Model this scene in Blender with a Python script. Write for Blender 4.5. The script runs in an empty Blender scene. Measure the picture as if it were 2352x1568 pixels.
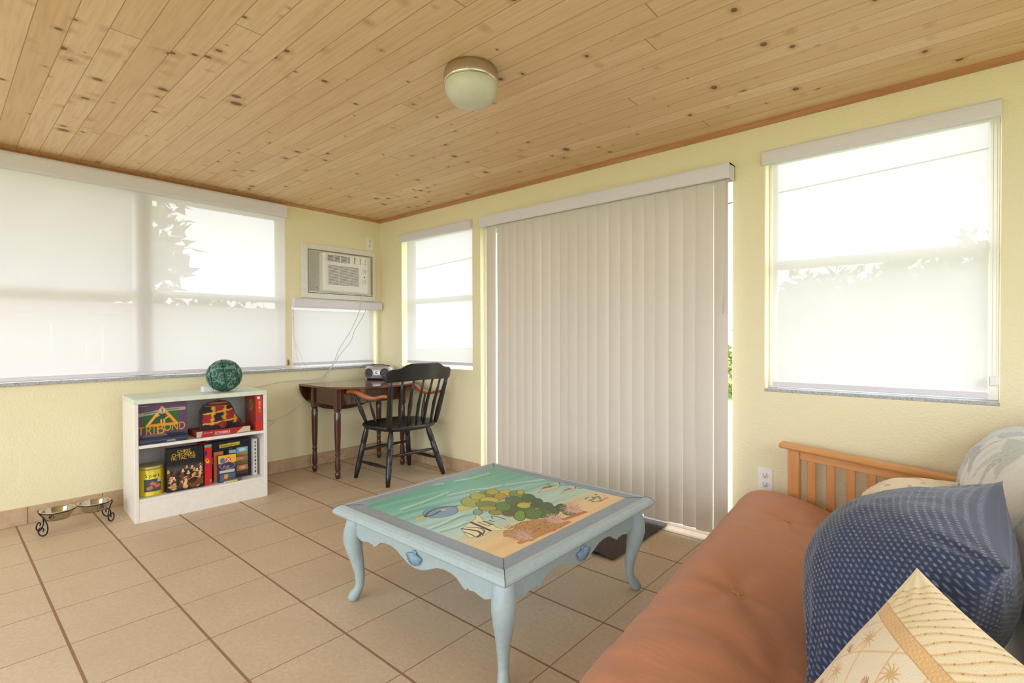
import bpy, math, random
import numpy as np
from mathutils import Vector, Matrix, noise as mn

random.seed(7)
SC = bpy.context.scene
COL = SC.collection
T = 0.355                     # floor tile pitch in metres

# ------------------------------------------------------------------ camera
FPX, YAW, PITCH, ROLL = 1163.38, -3.8774, -0.5766, -0.142
CAMP = Vector((12.0089 * T, -8.201 * T, 3.2033 * T))
_a, _b, _r = math.radians(135 + YAW), math.radians(PITCH), math.radians(ROLL)
FW = Vector((math.cos(_a) * math.cos(_b), math.sin(_a) * math.cos(_b), math.sin(_b)))
_R = Vector((math.sin(_a), -math.cos(_a), 0)); _U = _R.cross(FW)
RT = _R * math.cos(_r) + _U * math.sin(_r)
UP = -_R * math.sin(_r) + _U * math.cos(_r)
cam = bpy.data.cameras.new('camera'); cam.lens = FPX / 2352 * 36; cam.sensor_width = 36; cam.clip_start = 0.05
camo = bpy.data.objects.new('camera', cam); COL.objects.link(camo)
camo.matrix_world = Matrix(((RT.x, UP.x, -FW.x, CAMP.x), (RT.y, UP.y, -FW.y, CAMP.y), (RT.z, UP.z, -FW.z, CAMP.z), (0, 0, 0, 1)))
SC.camera = camo

def at(px, py, ax, val):
    """point where the line of sight through a photo pixel meets the plane axis=val"""
    d = FW + RT * ((px - 1176) / FPX) + UP * ((784 - py) / FPX)
    t = (val - CAMP[ax]) / d[ax]
    return CAMP + d * t

# ------------------------------------------------------------------ world, view
SC.view_settings.view_transform = 'Standard'
SC.view_settings.look = 'None'
SC.view_settings.gamma = 1.0
SC.view_settings.use_curve_mapping = False
SC.view_settings.exposure = 1.18
SC.cycles.use_denoising = True
SC.cycles.max_bounces = 14
SC.cycles.diffuse_bounces = 8
SC.cycles.transparent_max_bounces = 16
SC.cycles.sample_clamp_indirect = 8.0
SKY = 3.3
w = bpy.data.worlds.new('overcast_sky'); SC.world = w; w.use_nodes = True
nt = w.node_tree; nt.nodes.clear()
_o = nt.nodes.new('ShaderNodeOutputWorld'); _bg = nt.nodes.new('ShaderNodeBackground')
_tc = nt.nodes.new('ShaderNodeTexCoord'); _n = nt.nodes.new('ShaderNodeTexNoise'); _cr = nt.nodes.new('ShaderNodeValToRGB')
_n.inputs['Scale'].default_value = 2.2; _n.inputs['Detail'].default_value = 5
_cr.color_ramp.elements[0].position = 0.38; _cr.color_ramp.elements[0].color = (0.60, 0.65, 0.76, 1)
_cr.color_ramp.elements[1].position = 0.62; _cr.color_ramp.elements[1].color = (0.95, 0.98, 1.04, 1)
nt.links.new(_tc.outputs['Generated'], _n.inputs['Vector']); nt.links.new(_n.outputs['Fac'], _cr.inputs['Fac'])
nt.links.new(_cr.outputs['Color'], _bg.inputs['Color']); _bg.inputs['Strength'].default_value = SKY
nt.links.new(_bg.outputs['Background'], _o.inputs['Surface'])

def portal(loc, rot, sx, sy):
    l = bpy.data.lights.new('window_portal', 'AREA'); l.shape = 'RECTANGLE'; l.size = sx; l.size_y = sy; l.cycles.is_portal = True
    o = bpy.data.objects.new('window_portal', l); COL.objects.link(o); o.location = loc; o.rotation_euler = rot; o['kind'] = 'helper'
H90 = math.pi / 2
portal((-0.22, -2.0, 1.5), (0, -H90, 0), 1.5, 2.4)
portal((-0.22, -0.45, 1.1), (0, -H90, 0), 0.7, 1.0)
portal((0.8, 0.22, 1.45), (-H90, 0, 0), 1.1, 1.3)
portal((2.36, 0.22, 1.02), (-H90, 0, 0), 2.1, 2.1)
portal((3.95, 0.22, 1.45), (-H90, 0, 0), 1.1, 1.4)
portal((2.75, -4.9, 1.3), (H90, 0, 0), 4.7, 1.9)
portal((5.8, -2.5, 1.5), (0, H90, 0), 1.4, 3.7)

# ------------------------------------------------------------------ materials
def lin(c):
    r = []
    for v in c[:3]:
        v = v / 255.0
        r.append(v / 12.92 if v <= 0.04045 else ((v + 0.055) / 1.055) ** 2.4)
    return tuple(r) + (1.0,)

class Nodes:
    def __init__(s, name):
        s.m = bpy.data.materials.new(name); s.m.use_nodes = True; s.t = s.m.node_tree; s.t.nodes.clear()
        s.out = s.t.nodes.new('ShaderNodeOutputMaterial')
    def put(s, sock, v):
        if isinstance(v, bpy.types.NodeSocket): s.t.links.new(v, sock)
        elif v is not None: sock.default_value = v
    def math(s, op, a, b=None, c=None):
        n = s.t.nodes.new('ShaderNodeMath'); n.operation = op
        s.put(n.inputs[0], a); s.put(n.inputs[1], b); s.put(n.inputs[2], c)
        return n.outputs[0]
    def coord(s, k='Object'):
        return s.t.nodes.new('ShaderNodeTexCoord').outputs[k]
    def sep(s, v):
        n = s.t.nodes.new('ShaderNodeSeparateXYZ'); s.put(n.inputs[0], v); return n.outputs
    def comb(s, x, y, z=0.0):
        n = s.t.nodes.new('ShaderNodeCombineXYZ'); s.put(n.inputs[0], x); s.put(n.inputs[1], y); s.put(n.inputs[2], z); return n.outputs[0]
    def noise(s, v, scale, detail=3.0, rough=0.5):
        n = s.t.nodes.new('ShaderNodeTexNoise'); s.put(n.inputs['Vector'], v); n.inputs['Scale'].default_value = scale
        n.inputs['Detail'].default_value = detail; n.inputs['Roughness'].default_value = rough; return n.outputs['Fac']
    def white(s, v):
        n = s.t.nodes.new('ShaderNodeTexWhiteNoise'); n.noise_dimensions = '3D'; s.put(n.inputs['Vector'], v); return n.outputs['Value']
    def voro(s, v, scale, rnd=1.0):
        n = s.t.nodes.new('ShaderNodeTexVoronoi'); s.put(n.inputs['Vector'], v); n.inputs['Scale'].default_value = scale
        n.inputs['Randomness'].default_value = rnd; return n.outputs['Distance'], n.outputs['Color']
    def mix(s, f, a, b, mode='MIX'):
        n = s.t.nodes.new('ShaderNodeMix'); n.data_type = 'RGBA'; n.blend_type = mode
        s.put(n.inputs[0], f); s.put(n.inputs[6], a); s.put(n.inputs[7], b); return n.outputs[2]
    def ramp(s, f, p0, p1):
        n = s.t.nodes.new('ShaderNodeMapRange'); s.put(n.inputs[0], f); n.inputs[1].default_value = p0; n.inputs[2].default_value = p1
        return n.outputs[0]
    def bump(s, h, strength=0.3, dist=0.01):
        n = s.t.nodes.new('ShaderNodeBump'); n.inputs['Strength'].default_value = strength; n.inputs['Distance'].default_value = dist
        s.put(n.inputs['Height'], h); return n.outputs[0]
    def bsdf(s, col, rough=0.5, metal=0.0, normal=None, spec=0.5, sheen=0.0, coat=0.0):
        n = s.t.nodes.new('ShaderNodeBsdfPrincipled'); s.put(n.inputs['Base Color'], col); s.put(n.inputs['Roughness'], rough)
        s.put(n.inputs['Metallic'], metal); n.inputs['Specular IOR Level'].default_value = spec
        n.inputs['Sheen Weight'].default_value = sheen; n.inputs['Coat Weight'].default_value = coat
        if normal is not None: s.put(n.inputs['Normal'], normal)
        return n.outputs[0]
    def end(s, sh):
        s.t.links.new(sh, s.out.inputs['Surface']); return s.m

def simple(name, c, rough=0.5, metal=0.0, var=0.06, scale=30, bump=0.0, spec=0.5, sheen=0.0, coat=0.0, stretch=None):
    n = Nodes(name); v = n.coord()
    if stretch:
        x = n.sep(v); v = n.comb(n.math('MULTIPLY', x[0], stretch[0]), n.math('MULTIPLY', x[1], stretch[1]), n.math('MULTIPLY', x[2], stretch[2]))
    f = n.noise(v, scale, 4.0)
    c0 = tuple(max(0, q * (1 - var)) for q in lin(c)[:3]) + (1,); c1 = tuple(min(1, q * (1 + var)) for q in lin(c)[:3]) + (1,)
    col = n.mix(n.ramp(f, 0.3, 0.7), c0, c1)
    return n.end(n.bsdf(col, rough, metal, n.bump(f, bump, 0.004) if bump else None, spec, sheen, coat))

def wood(name, c, dark, rough=0.4, axis=0, coat=0.2):
    n = Nodes(name); x = n.sep(n.coord()); s = [14.0, 14.0, 14.0]; s[axis] = 1.2
    v = n.comb(*[n.math('MULTIPLY', x[i], s[i]) for i in range(3)])
    f = n.noise(v, 3.0, 5.0, 0.6)
    return n.end(n.bsdf(n.mix(n.ramp(f, 0.3, 0.72), lin(c), lin(dark)), rough, 0, None, 0.5, 0, coat))

def attr_mat(name, rough=0.6, bump=0.0, bscale=300, sheen=0.0, coat=0.0):
    n = Nodes(name); a = n.t.nodes.new('ShaderNodeAttribute'); a.attribute_name = 'Col'
    f = n.noise(n.coord(), bscale, 3.0)
    col = n.mix(0.12, a.outputs['Color'], n.mix(f, (0.25, 0.25, 0.25, 1), (0.9, 0.9, 0.9, 1)), 'OVERLAY')
    return n.end(n.bsdf(col, rough, 0, n.bump(f, bump, 0.003) if bump else None, 0.4, sheen, coat))

def m_wall():
    n = Nodes('yellow_stucco_paint'); v = n.coord()
    f = n.noise(v, 22, 6, 0.6); g = n.noise(v, 1.1, 2)
    col = n.mix(g, lin((237, 230, 194)), lin((232, 224, 186)))
    return n.end(n.bsdf(col, 0.75, 0, n.bump(n.math('ADD', f, n.noise(v, 90, 3)), 0.55, 0.006), 0.25))

def m_floor():
    n = Nodes('beige_ceramic_tile'); x = n.sep(n.coord())
    u = n.math('DIVIDE', n.math('SUBTRACT', x[0], 3.066 * T), T); v = n.math('DIVIDE', n.math('SUBTRACT', x[1], -8.289 * T), T)
    fu, fv = n.math('FRACT', u), n.math('FRACT', v)
    du = n.math('MINIMUM', fu, n.math('SUBTRACT', 1.0, fu)); dv = n.math('MINIMUM', fv, n.math('SUBTRACT', 1.0, fv))
    gu = n.math('LESS_THAN', du, 0.0062); gv = n.math('LESS_THAN', dv, 0.0135)
    g = n.math('MAXIMUM', gu, gv)
    idx = n.comb(n.math('FLOOR', u), n.math('FLOOR', v))
    wn = n.white(idx)
    big = n.noise(n.coord(), 5, 4, 0.6); fine = n.noise(n.coord(), 60, 4, 0.7)
    c = n.mix(n.ramp(big, 0.3, 0.7), lin((214, 196, 170)), lin((203, 183, 155)))
    c = n.mix(n.ramp(fine, 0.35, 0.75), c, lin((190, 168, 140)))
    c = n.mix(n.math('MULTIPLY', wn, 0.22), c, lin((178, 152, 122)))
    c = n.mix(g, c, lin((146, 112, 88)))
    h = n.math('SUBTRACT', n.math('MULTIPLY', fine, 0.15), g)
    return n.end(n.bsdf(c, n.math('ADD', 0.42, n.math('MULTIPLY', g, 0.4)), 0, n.bump(h, 0.35, 0.003), 0.45))

def m_ceiling():
    n = Nodes('knotty_pine_boards'); x = n.sep(n.coord()); W = 0.098
    b = n.math('DIVIDE', n.math('ADD', x[1], 0.02), W); bi = n.math('FLOOR', b); fb = n.math('FRACT', b)
    seam = n.math('LESS_THAN', n.math('MINIMUM', fb, n.math('SUBTRACT', 1.0, fb)), 0.016)
    r1 = n.white(n.comb(bi, 3.3)); seg = n.math('ADD', n.math('DIVIDE', x[0], 3.8), n.math('MULTIPLY', r1, 7.0))
    si = n.math('FLOOR', seg); fs = n.math('FRACT', seg)
    butt = n.math('LESS_THAN', n.math('MINIMUM', fs, n.math('SUBTRACT', 1.0, fs)), 0.0006)
    r2 = n.white(n.comb(bi, si, 1.7))
    gv = n.comb(n.math('ADD', n.math('MULTIPLY', x[0], 1.4), n.math('MULTIPLY', r2, 40.0)), n.math('MULTIPLY', x[1], 26.0), bi)
    grain = n.noise(gv, 2.6, 5, 0.62)
    col = n.mix(n.ramp(r2, 0.0, 1.0), lin((234, 207, 170)), lin((223, 191, 150)))
    col = n.mix(n.math('MULTIPLY', n.ramp(grain, 0.42, 0.72), 0.42), col, lin((194, 150, 104)))
    kv = n.comb(n.math('MULTIPLY', x[0], 1.0), n.math('ADD', n.math('MULTIPLY', x[1], 0.75), n.math('MULTIPLY', bi, 3.17)), si)
    d, kc = n.voro(kv, 10.5)
    kr = n.sep(kc)
    clus = n.ramp(n.noise(n.coord(), 0.9, 2), 0.42, 0.6)
    rad = n.math('MULTIPLY', n.math('MULTIPLY', n.math('SUBTRACT', kr[0], 0.03), 0.19), n.math('ADD', 0.55, n.math('MULTIPLY', clus, 0.6)))
    kn = n.math('GREATER_THAN', rad, d)
    halo = n.ramp(n.math('DIVIDE', d, n.math('MAXIMUM', rad, 0.001)), 2.6, 1.0)
    halo = n.math('MULTIPLY', n.math('MULTIPLY', halo, n.math('GREATER_THAN', rad, 0.015)), 0.45)
    col = n.mix(halo, col, lin((170, 118, 72)))
    col = n.mix(n.math('MULTIPLY', kn, 0.85), col, lin((104, 70, 46)))
    col = n.mix(n.math('MULTIPLY', n.math('MAXIMUM', seam, butt), 0.75), col, lin((150, 106, 64)))
    return n.end(n.bsdf(col, 0.5, 0, n.bump(n.math('SUBTRACT', 1.0, seam), 0.35, 0.003), 0.35))

def m_shade(name, c=(231, 230, 230), transp=0.068, transl=0.19):
    n = Nodes(name); t = n.t
    wv = n.noise(n.coord(), 400, 2)
    d = t.nodes.new('ShaderNodeBsdfDiffuse'); d.inputs[0].default_value = lin(c)
    tl = t.nodes.new('ShaderNodeBsdfTranslucent'); tl.inputs[0].default_value = lin(c)
    tr = t.nodes.new('ShaderNodeBsdfTransparent')
    m1 = t.nodes.new('ShaderNodeMixShader'); m1.inputs[0].default_value = transl
    t.links.new(d.outputs[0], m1.inputs[1]); t.links.new(tl.outputs[0], m1.inputs[2])
    m2 = t.nodes.new('ShaderNodeMixShader'); n.put(m2.inputs[0], n.math('ADD', transp - 0.02, n.math('MULTIPLY', wv, 0.04)) if transp else 0.0)
    t.links.new(m1.outputs[0], m2.inputs[1]); t.links.new(tr.outputs[0], m2.inputs[2])
    return n.end(m2.outputs[0])

def m_glass():
    n = Nodes('clear_window_glass'); t = n.t
    tr = t.nodes.new('ShaderNodeBsdfTransparent'); tr.inputs[0].default_value = (0.95, 0.96, 0.965, 1)
    g = t.nodes.new('ShaderNodeBsdfGlossy'); g.inputs['Roughness'].default_value = 0.03
    m = t.nodes.new('ShaderNodeMixShader'); m.inputs[0].default_value = 0.06
    t.links.new(tr.outputs[0], m.inputs[1]); t.links.new(g.outputs[0], m.inputs[2])
    return n.end(m.outputs[0])

def m_weave():
    n = Nodes('navy_dotted_weave'); x = n.sep(n.coord('UV')); S = 92.0
    u, v = n.math('MULTIPLY', x[0], S), n.math('MULTIPLY', x[1], S * 1.0)
    row = n.math('MODULO', n.math('FLOOR', v), 2.0)
    u = n.math('ADD', u, n.math('MULTIPLY', row, 0.5))
    fu, fv = n.math('SUBTRACT', n.math('FRACT', u), 0.5), n.math('SUBTRACT', n.math('FRACT', v), 0.5)
    d = n.math('SQRT', n.math('ADD', n.math('MULTIPLY', n.math('MULTIPLY', fu, fu), 1.0), n.math('MULTIPLY', n.math('MULTIPLY', fv, fv), 2.0)))
    k = n.ramp(d, 0.42, 0.20)
    rnd = n.noise(n.coord('UV'), 160, 3)
    k = n.math('MULTIPLY', k, n.ramp(rnd, 0.2, 0.75))
    base = n.mix(n.noise(n.coord('UV'), 9, 3), lin((40, 50, 76)), lin((56, 68, 96)))
    col = n.mix(k, base, lin((134, 145, 164)))
    return n.end(n.bsdf(col, 0.85, 0, n.bump(k, 0.5, 0.003), 0.2, 0.25))

def m_cotton(name, c, c2):
    n = Nodes(name); v = n.coord()
    x = n.sep(v)
    f = n.noise(v, 700, 2); g = n.noise(v, 3, 3)
    wr = n.noise(n.comb(n.math('MULTIPLY', x[0], 2.2), n.math('MULTIPLY', x[1], 9.0), x[2]), 2.2, 5, 0.55)
    col = n.mix(g, lin(c), lin(c2))
    return n.end(n.bsdf(col, 0.82, 0, n.bump(n.math('ADD', n.math('MULTIPLY', f, 0.05), n.math('MULTIPLY', wr, 0.35)), 0.7, 0.02), 0.25, 0.15))

M = dict(
    wall=m_wall(), floor=m_floor(), ceil=m_ceiling(), glass=m_glass(),
    shade=m_shade('sheer_white_shade_cloth'), vane=m_shade('ivory_vinyl_vane', (222, 215, 204), 0.0, 0.12),
    base=simple('baseboard_tile', (190, 164, 134), 0.5, var=0.12, scale=25),
    grout=simple('brown_grout', (146, 116, 92), 0.8),
    trimwood=wood('stained_crown_trim', (196, 142, 96), (168, 114, 72), 0.5, 0),
    stone=simple('grey_stone_sill', (170, 172, 170), 0.4, var=0.35, scale=120),
    white=simple('white_vinyl', (238, 236, 232), 0.4, var=0.02),
    whitep=simple('white_painted_board', (226, 224, 216), 0.5, var=0.04),
    cassette=simple('white_fabric_cassette', (222, 219, 226), 0.6, var=0.03, scale=200),
    blue=simple('pale_blue_paint', (161, 178, 180), 0.42, var=0.06, scale=60, bump=0.05),
    slate=simple('slate_blue_paint', (142, 155, 172), 0.35, var=0.1, scale=90),
    shell=simple('blue_shell_paint', (128, 156, 174), 0.4, var=0.12, scale=80),
    black=simple('black_gloss_paint', (34, 33, 32), 0.3, var=0.3, scale=40),
    mahog=wood('dark_mahogany', (92, 44, 28), (52, 24, 16), 0.22, 2, 0.5),
    mahogt=wood('mahogany_top', (124, 66, 42), (84, 42, 26), 0.16, 1, 0.7),
    arm=wood('orange_brown_armrest', (192, 112, 60), (150, 80, 42), 0.3, 0, 0.4),
    pine=wood('honey_pine', (218, 158, 92), (196, 132, 70), 0.4, 0, 0.3),
    pinev=wood('honey_pine_upright', (212, 150, 86), (190, 126, 66), 0.4, 2, 0.3),
    steel=simple('brushed_steel', (206, 200, 188), 0.28, 1.0, var=0.08, scale=8, stretch=(1, 1, 40)),
    bowl=simple('polished_steel', (196, 190, 178), 0.13, 1.0, var=0.03),
    iron=simple('black_iron', (30, 26, 28), 0.45, 0.3, var=0.2),
    frost=simple('frosted_ribbed_glass', (206, 208, 190), 0.35, var=0.03, coat=0.3),
    brown=m_cotton('rust_brown_cotton', (192, 134, 100), (181, 122, 90)),
    weave=m_weave(),
    mat=simple('dark_grey_pile', (74, 68, 64), 0.95, var=0.3, scale=150, bump=0.5),
    cable=simple('white_cable', (214, 210, 200), 0.5), acw=simple('ac_white_plastic', (228, 226, 218), 0.4, var=0.02),
    acg=simple('ac_grey_filler', (190, 190, 180), 0.5, var=0.05), dark=simple('dark_gap', (26, 26, 26), 0.7),
    silver=simple('silver_plastic', (186, 186, 188), 0.3, 0.4), speaker=simple('speaker_mesh', (82, 80, 78), 0.6, var=0.3, scale=300),
    bcase=simple('white_bookcase_paint', (232, 228, 220), 0.45, var=0.03), bctop=simple('greenish_white_top', (216, 226, 208), 0.45, var=0.05),
    fence=simple('weathered_fence_board', (176, 162, 156), 0.8, var=0.08, scale=12, stretch=(1, 6, 0.5)),
    leafm=simple('green_foliage', (104, 122, 74), 0.8, var=0.4, scale=3), leafy=simple('yellow_green_foliage', (156, 158, 88), 0.8, var=0.3, scale=3),
    bark=simple('bark', (110, 90, 70), 0.9, var=0.3), grass=simple('pale_grass', (150, 158, 110), 0.9, var=0.2, scale=4),
    siding=simple('white_siding', (236, 236, 236), 0.7), roof=simple('pale_roof', (214, 214, 214), 0.8, var=0.05),
    paint=attr_mat('painted_panel', 0.42, 0.0, 200, 0.0, 0.06), print=attr_mat('printed_card', 0.35, 0.0, 300, 0, 0.2),
    cloth=attr_mat('embroidered_cloth', 0.85, 0.4, 500, 0.2), knit=attr_mat('woven_throw', 0.9, 0.7, 220, 0.3),
)
_cm = {}
def flat(c, rough=0.45, metal=0.0):
    k = (c, rough, metal)
    if k not in _cm: _cm[k] = simple('paint_%d_%d_%d' % c, c, rough, metal, var=0.04)
    return _cm[k]

# ------------------------------------------------------------------ mesh helpers
ROOT = {}          # object name -> world matrix of the thing it belongs to

class MB:
    def __init__(s): s.v = []; s.f = []; s.mi = []; s.sm = []; s.col = None; s.uv = None
    def add(s, vs, fs, mi=0, sm=False):
        k = len(s.v); s.v += [tuple(p) for p in vs]
        for f in fs: s.f.append([i + k for i in f]); s.mi.append(mi); s.sm.append(sm)
        return s
    def box(s, a, b, mi=0, mtx=None):
        x0, y0, z0 = a; x1, y1, z1 = b
        vs = [(x0, y0, z0), (x1, y0, z0), (x1, y1, z0), (x0, y1, z0), (x0, y0, z1), (x1, y0, z1), (x1, y1, z1), (x0, y1, z1)]
        if (x1 - x0) * (y1 - y0) * (z1 - z0) < 0: fs = [(0, 1, 2, 3), (7, 6, 5, 4), (0, 4, 5, 1), (1, 5, 6, 2), (2, 6, 7, 3), (3, 7, 4, 0)]
        else: fs = [(3, 2, 1, 0), (4, 5, 6, 7), (1, 5, 4, 0), (2, 6, 5, 1), (3, 7, 6, 2), (0, 4, 7, 3)]
        if mtx: vs = [mtx @ Vector(p) for p in vs]
        return s.add(vs, fs, mi)
    def rbox(s, a, b, r=0.004, mi=0, mtx=None):
        """box with chamfered edges (all twelve)"""
        lo = [min(a[i], b[i]) for i in range(3)]; hi = [max(a[i], b[i]) for i in range(3)]
        r = min([r] + [(hi[i] - lo[i]) * 0.49 for i in range(3)])
        vs = []; idx = {}
        for cx in (0, 1):
            for cy in (0, 1):
                for cz in (0, 1):
                    c = (cx, cy, cz)
                    for ax in range(3):
                        p = [0, 0, 0]
                        for k in range(3):
                            e = hi[k] if c[k] else lo[k]; sg = -1 if c[k] else 1
                            p[k] = e if k == ax else e + sg * r
                        idx[(c, ax)] = len(vs); vs.append(tuple(p))
        fs = []
        def q(*l):
            # orient outward
            c = Vector([(lo[i] + hi[i]) / 2 for i in range(3)]); P = [Vector(vs[i]) for i in l]
            nn = (P[1] - P[0]).cross(P[2] - P[0]); m = sum(P, Vector()) / len(P)
            fs.append(tuple(l) if nn.dot(m - c) > 0 else tuple(reversed(l)))
        for ax in range(3):
            o = [k for k in range(3) if k != ax]
            for e in (0, 1):
                L = []
                for (p, r_) in ((0, 0), (1, 0), (1, 1), (0, 1)):
                    c = [0, 0, 0]; c[ax] = e; c[o[0]] = p; c[o[1]] = r_; L.append(idx[(tuple(c), ax)])
                q(*L)
            for p in (0, 1):
                for r_ in (0, 1):
                    c0 = [0, 0, 0]; c0[o[0]] = p; c0[o[1]] = r_; c1 = list(c0); c1[ax] = 1
                    q(idx[(tuple(c0), o[0])], idx[(tuple(c1), o[0])], idx[(tuple(c1), o[1])], idx[(tuple(c0), o[1])])
        for c in [(x, y, z) for x in (0, 1) for y in (0, 1) for z in (0, 1)]:
            q(idx[(c, 0)], idx[(c, 1)], idx[(c, 2)])
        if mtx: vs = [mtx @ Vector(p) for p in vs]
        return s.add(vs, fs, mi)
    def tube(s, pts, rad, n=10, mi=0, sq=None, sm=True):
        """sweep; rad may be a number or list; sq=(a,b) scales the two cross axes"""
        P = [Vector(p) for p in pts]; k = len(P)
        R = rad if isinstance(rad, (list, tuple)) else [rad] * k
        vs = []; prev = None
        for i in range(k):
            t = (P[min(i + 1, k - 1)] - P[max(i - 1, 0)]).normalized()
            if prev is None:
                u = Vector((0, 0, 1)) if abs(t.z) < 0.9 else Vector((1, 0, 0))
                a = t.cross(u).normalized()
            else:
                a = (prev - t * prev.dot(t)).normalized()
            prev = a; b = t.cross(a)
            sa, sb = sq if sq else (1, 1)
            for j in range(n):
                th = 2 * math.pi * j / n
                vs.append(P[i] + a * (math.cos(th) * R[i] * sa) + b * (math.sin(th) * R[i] * sb))
        fs = []
        for i in range(k - 1):
            for j in range(n):
                fs.append((i * n + j, i * n + (j + 1) % n, (i + 1) * n + (j + 1) % n, (i + 1) * n + j))
        s.add(vs, fs, mi, sm)
        e = len(s.v) - len(vs)
        s.f.append([e + j for j in reversed(range(n))]); s.mi.append(mi); s.sm.append(False)
        s.f.append([e + (k - 1) * n + j for j in range(n)]); s.mi.append(mi); s.sm.append(False)
        return s
    def lathe(s, prof, c, n=32, mi=0, mtx=None, sm=True, arc=None):
        vs = []; fs = []; k = len(prof)
        for i, (r, z) in enumerate(prof):
            for j in range(n):
                th = 2 * math.pi * j / n
                vs.append(Vector((r * math.cos(th), r * math.sin(th), z)))
        for i in range(k - 1):
            for j in range(n): fs.append((i * n + j, i * n + (j + 1) % n, (i + 1) * n + (j + 1) % n, (i + 1) * n + j))
        m = mtx if mtx is not None else Matrix.Identity(4)
        vs = [Vector(c) + (m @ v) for v in vs]
        if prof[0][0] > 1e-5: fs.append(tuple(reversed(range(n))))
        if prof[-1][0] > 1e-5: fs.append(tuple((k - 1) * n + j for j in range(n)))
        return s.add(vs, fs, mi, sm)
    def prism(s, poly, o, ux, uy, uz, mi=0, sm=False):
        """2D polygon extruded from o along uz; ux,uy the in-plane axes"""
        o, ux, uy, uz = Vector(o), Vector(ux), Vector(uy), Vector(uz); k = len(poly)
        vs = [o + ux * p[0] + uy * p[1] for p in poly] + [o + ux * p[0] + uy * p[1] + uz for p in poly]
        ar = sum(poly[i][0] * poly[(i + 1) % k][1] - poly[(i + 1) % k][0] * poly[i][1] for i in range(k))
        flip = (ux.cross(uy).dot(uz) > 0) == (ar > 0)
        a, b = list(range(k)), [k + i for i in range(k)]
        fs = [tuple(reversed(a)) if flip else tuple(a), tuple(b) if flip else tuple(reversed(b))]
        for i in range(k):
            j = (i + 1) % k
            fs.append((i, j, k + j, k + i) if flip else (k + i, k + j, j, i))
        return s.add(vs, fs, mi, sm)
    def grid(s, P, mi=0, sm=True, closeu=False, closev=False):
        nu, nv = len(P), len(P[0]); vs = [p for row in P for p in row]; fs = []
        for i in range(nu if closeu else nu - 1):
            for j in range(nv if closev else nv - 1):
                i2, j2 = (i + 1) % nu, (j + 1) % nv
                fs.append((i * nv + j, i2 * nv + j, i2 * nv + j2, i * nv + j2))
        return s.add(vs, fs, mi, sm)
    def build(s, name, mats, parent=None, bevel=0.0):
        inv = ROOT[parent.name].inverted() if parent is not None else None
        me = bpy.data.meshes.new(name)
        V = [tuple(inv @ Vector(p)) for p in s.v] if inv is not None else s.v
        me.from_pydata(V, [], s.f)
        for m in (mats if isinstance(mats, (list, tuple)) else [mats]): me.materials.append(m)
        me.polygons.foreach_set('material_index', s.mi); me.polygons.foreach_set('use_smooth', s.sm)
        if s.col is not None:
            ca = me.color_attributes.new('Col', 'FLOAT_COLOR', 'POINT'); ca.data.foreach_set('color', np.asarray(s.col, np.float32).ravel())
        if s.uv is not None:
            ul = me.uv_layers.new(name='UVMap'); li = np.empty(len(me.loops), np.int32); me.loops.foreach_get('vertex_index', li)
            ul.data.foreach_set('uv', np.asarray(s.uv, np.float32)[li].ravel())
        me.update()
        o = bpy.data.objects.new(name, me); COL.objects.link(o)
        if parent is not None: o.parent = parent; ROOT[o.name] = ROOT[parent.name]
        else: ROOT[o.name] = Matrix.Identity(4)
        if bevel:
            b = o.modifiers.new('bevel', 'BEVEL'); b.width = bevel; b.segments = 2; b.limit_method = 'ANGLE'
        return o

def tag(o, label=None, cat=None, group=None, kind=None):
    if label: o['label'] = label
    if cat: o['category'] = cat
    if group: o['group'] = group
    if kind: o['kind'] = kind
    return o
def thing(name, loc, label, cat, group=None, kind=None, rz=0.0):
    o = bpy.data.objects.new(name, None); COL.objects.link(o); o.empty_display_size = 0.1
    o.location = loc; o.rotation_euler = (0, 0, rz)
    ROOT[o.name] = Matrix.Translation(Vector(loc)) @ Matrix.Rotation(rz, 4, 'Z')
    return tag(o, label, cat, group, kind)
def text(s, size, o, ux, uy, mat, parent, name='lettering', ext=0.0006, sx=1.0, center=False, shear=0.0):
    cu = bpy.data.curves.new(name, 'FONT'); cu.body = s; cu.size = size; cu.extrude = ext; cu.shear = shear; cu.resolution_u = 3
    if center: cu.align_x = 'CENTER'
    t = bpy.data.objects.new(name + '_src', cu); COL.objects.link(t)
    me = bpy.data.meshes.new_from_object(t); bpy.data.objects.remove(t)
    ux, uy, o = Vector(ux).normalized(), Vector(uy).normalized(), Vector(o); uz = ux.cross(uy)
    mb = MB(); vs = [o + ux * (v.co.x * sx) + uy * v.co.y + uz * v.co.z for v in me.vertices]
    mb.add(vs, [list(p.vertices) for p in me.polygons])
    bpy.data.meshes.remove(me)
    return mb.build(name, mat, parent)

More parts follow.
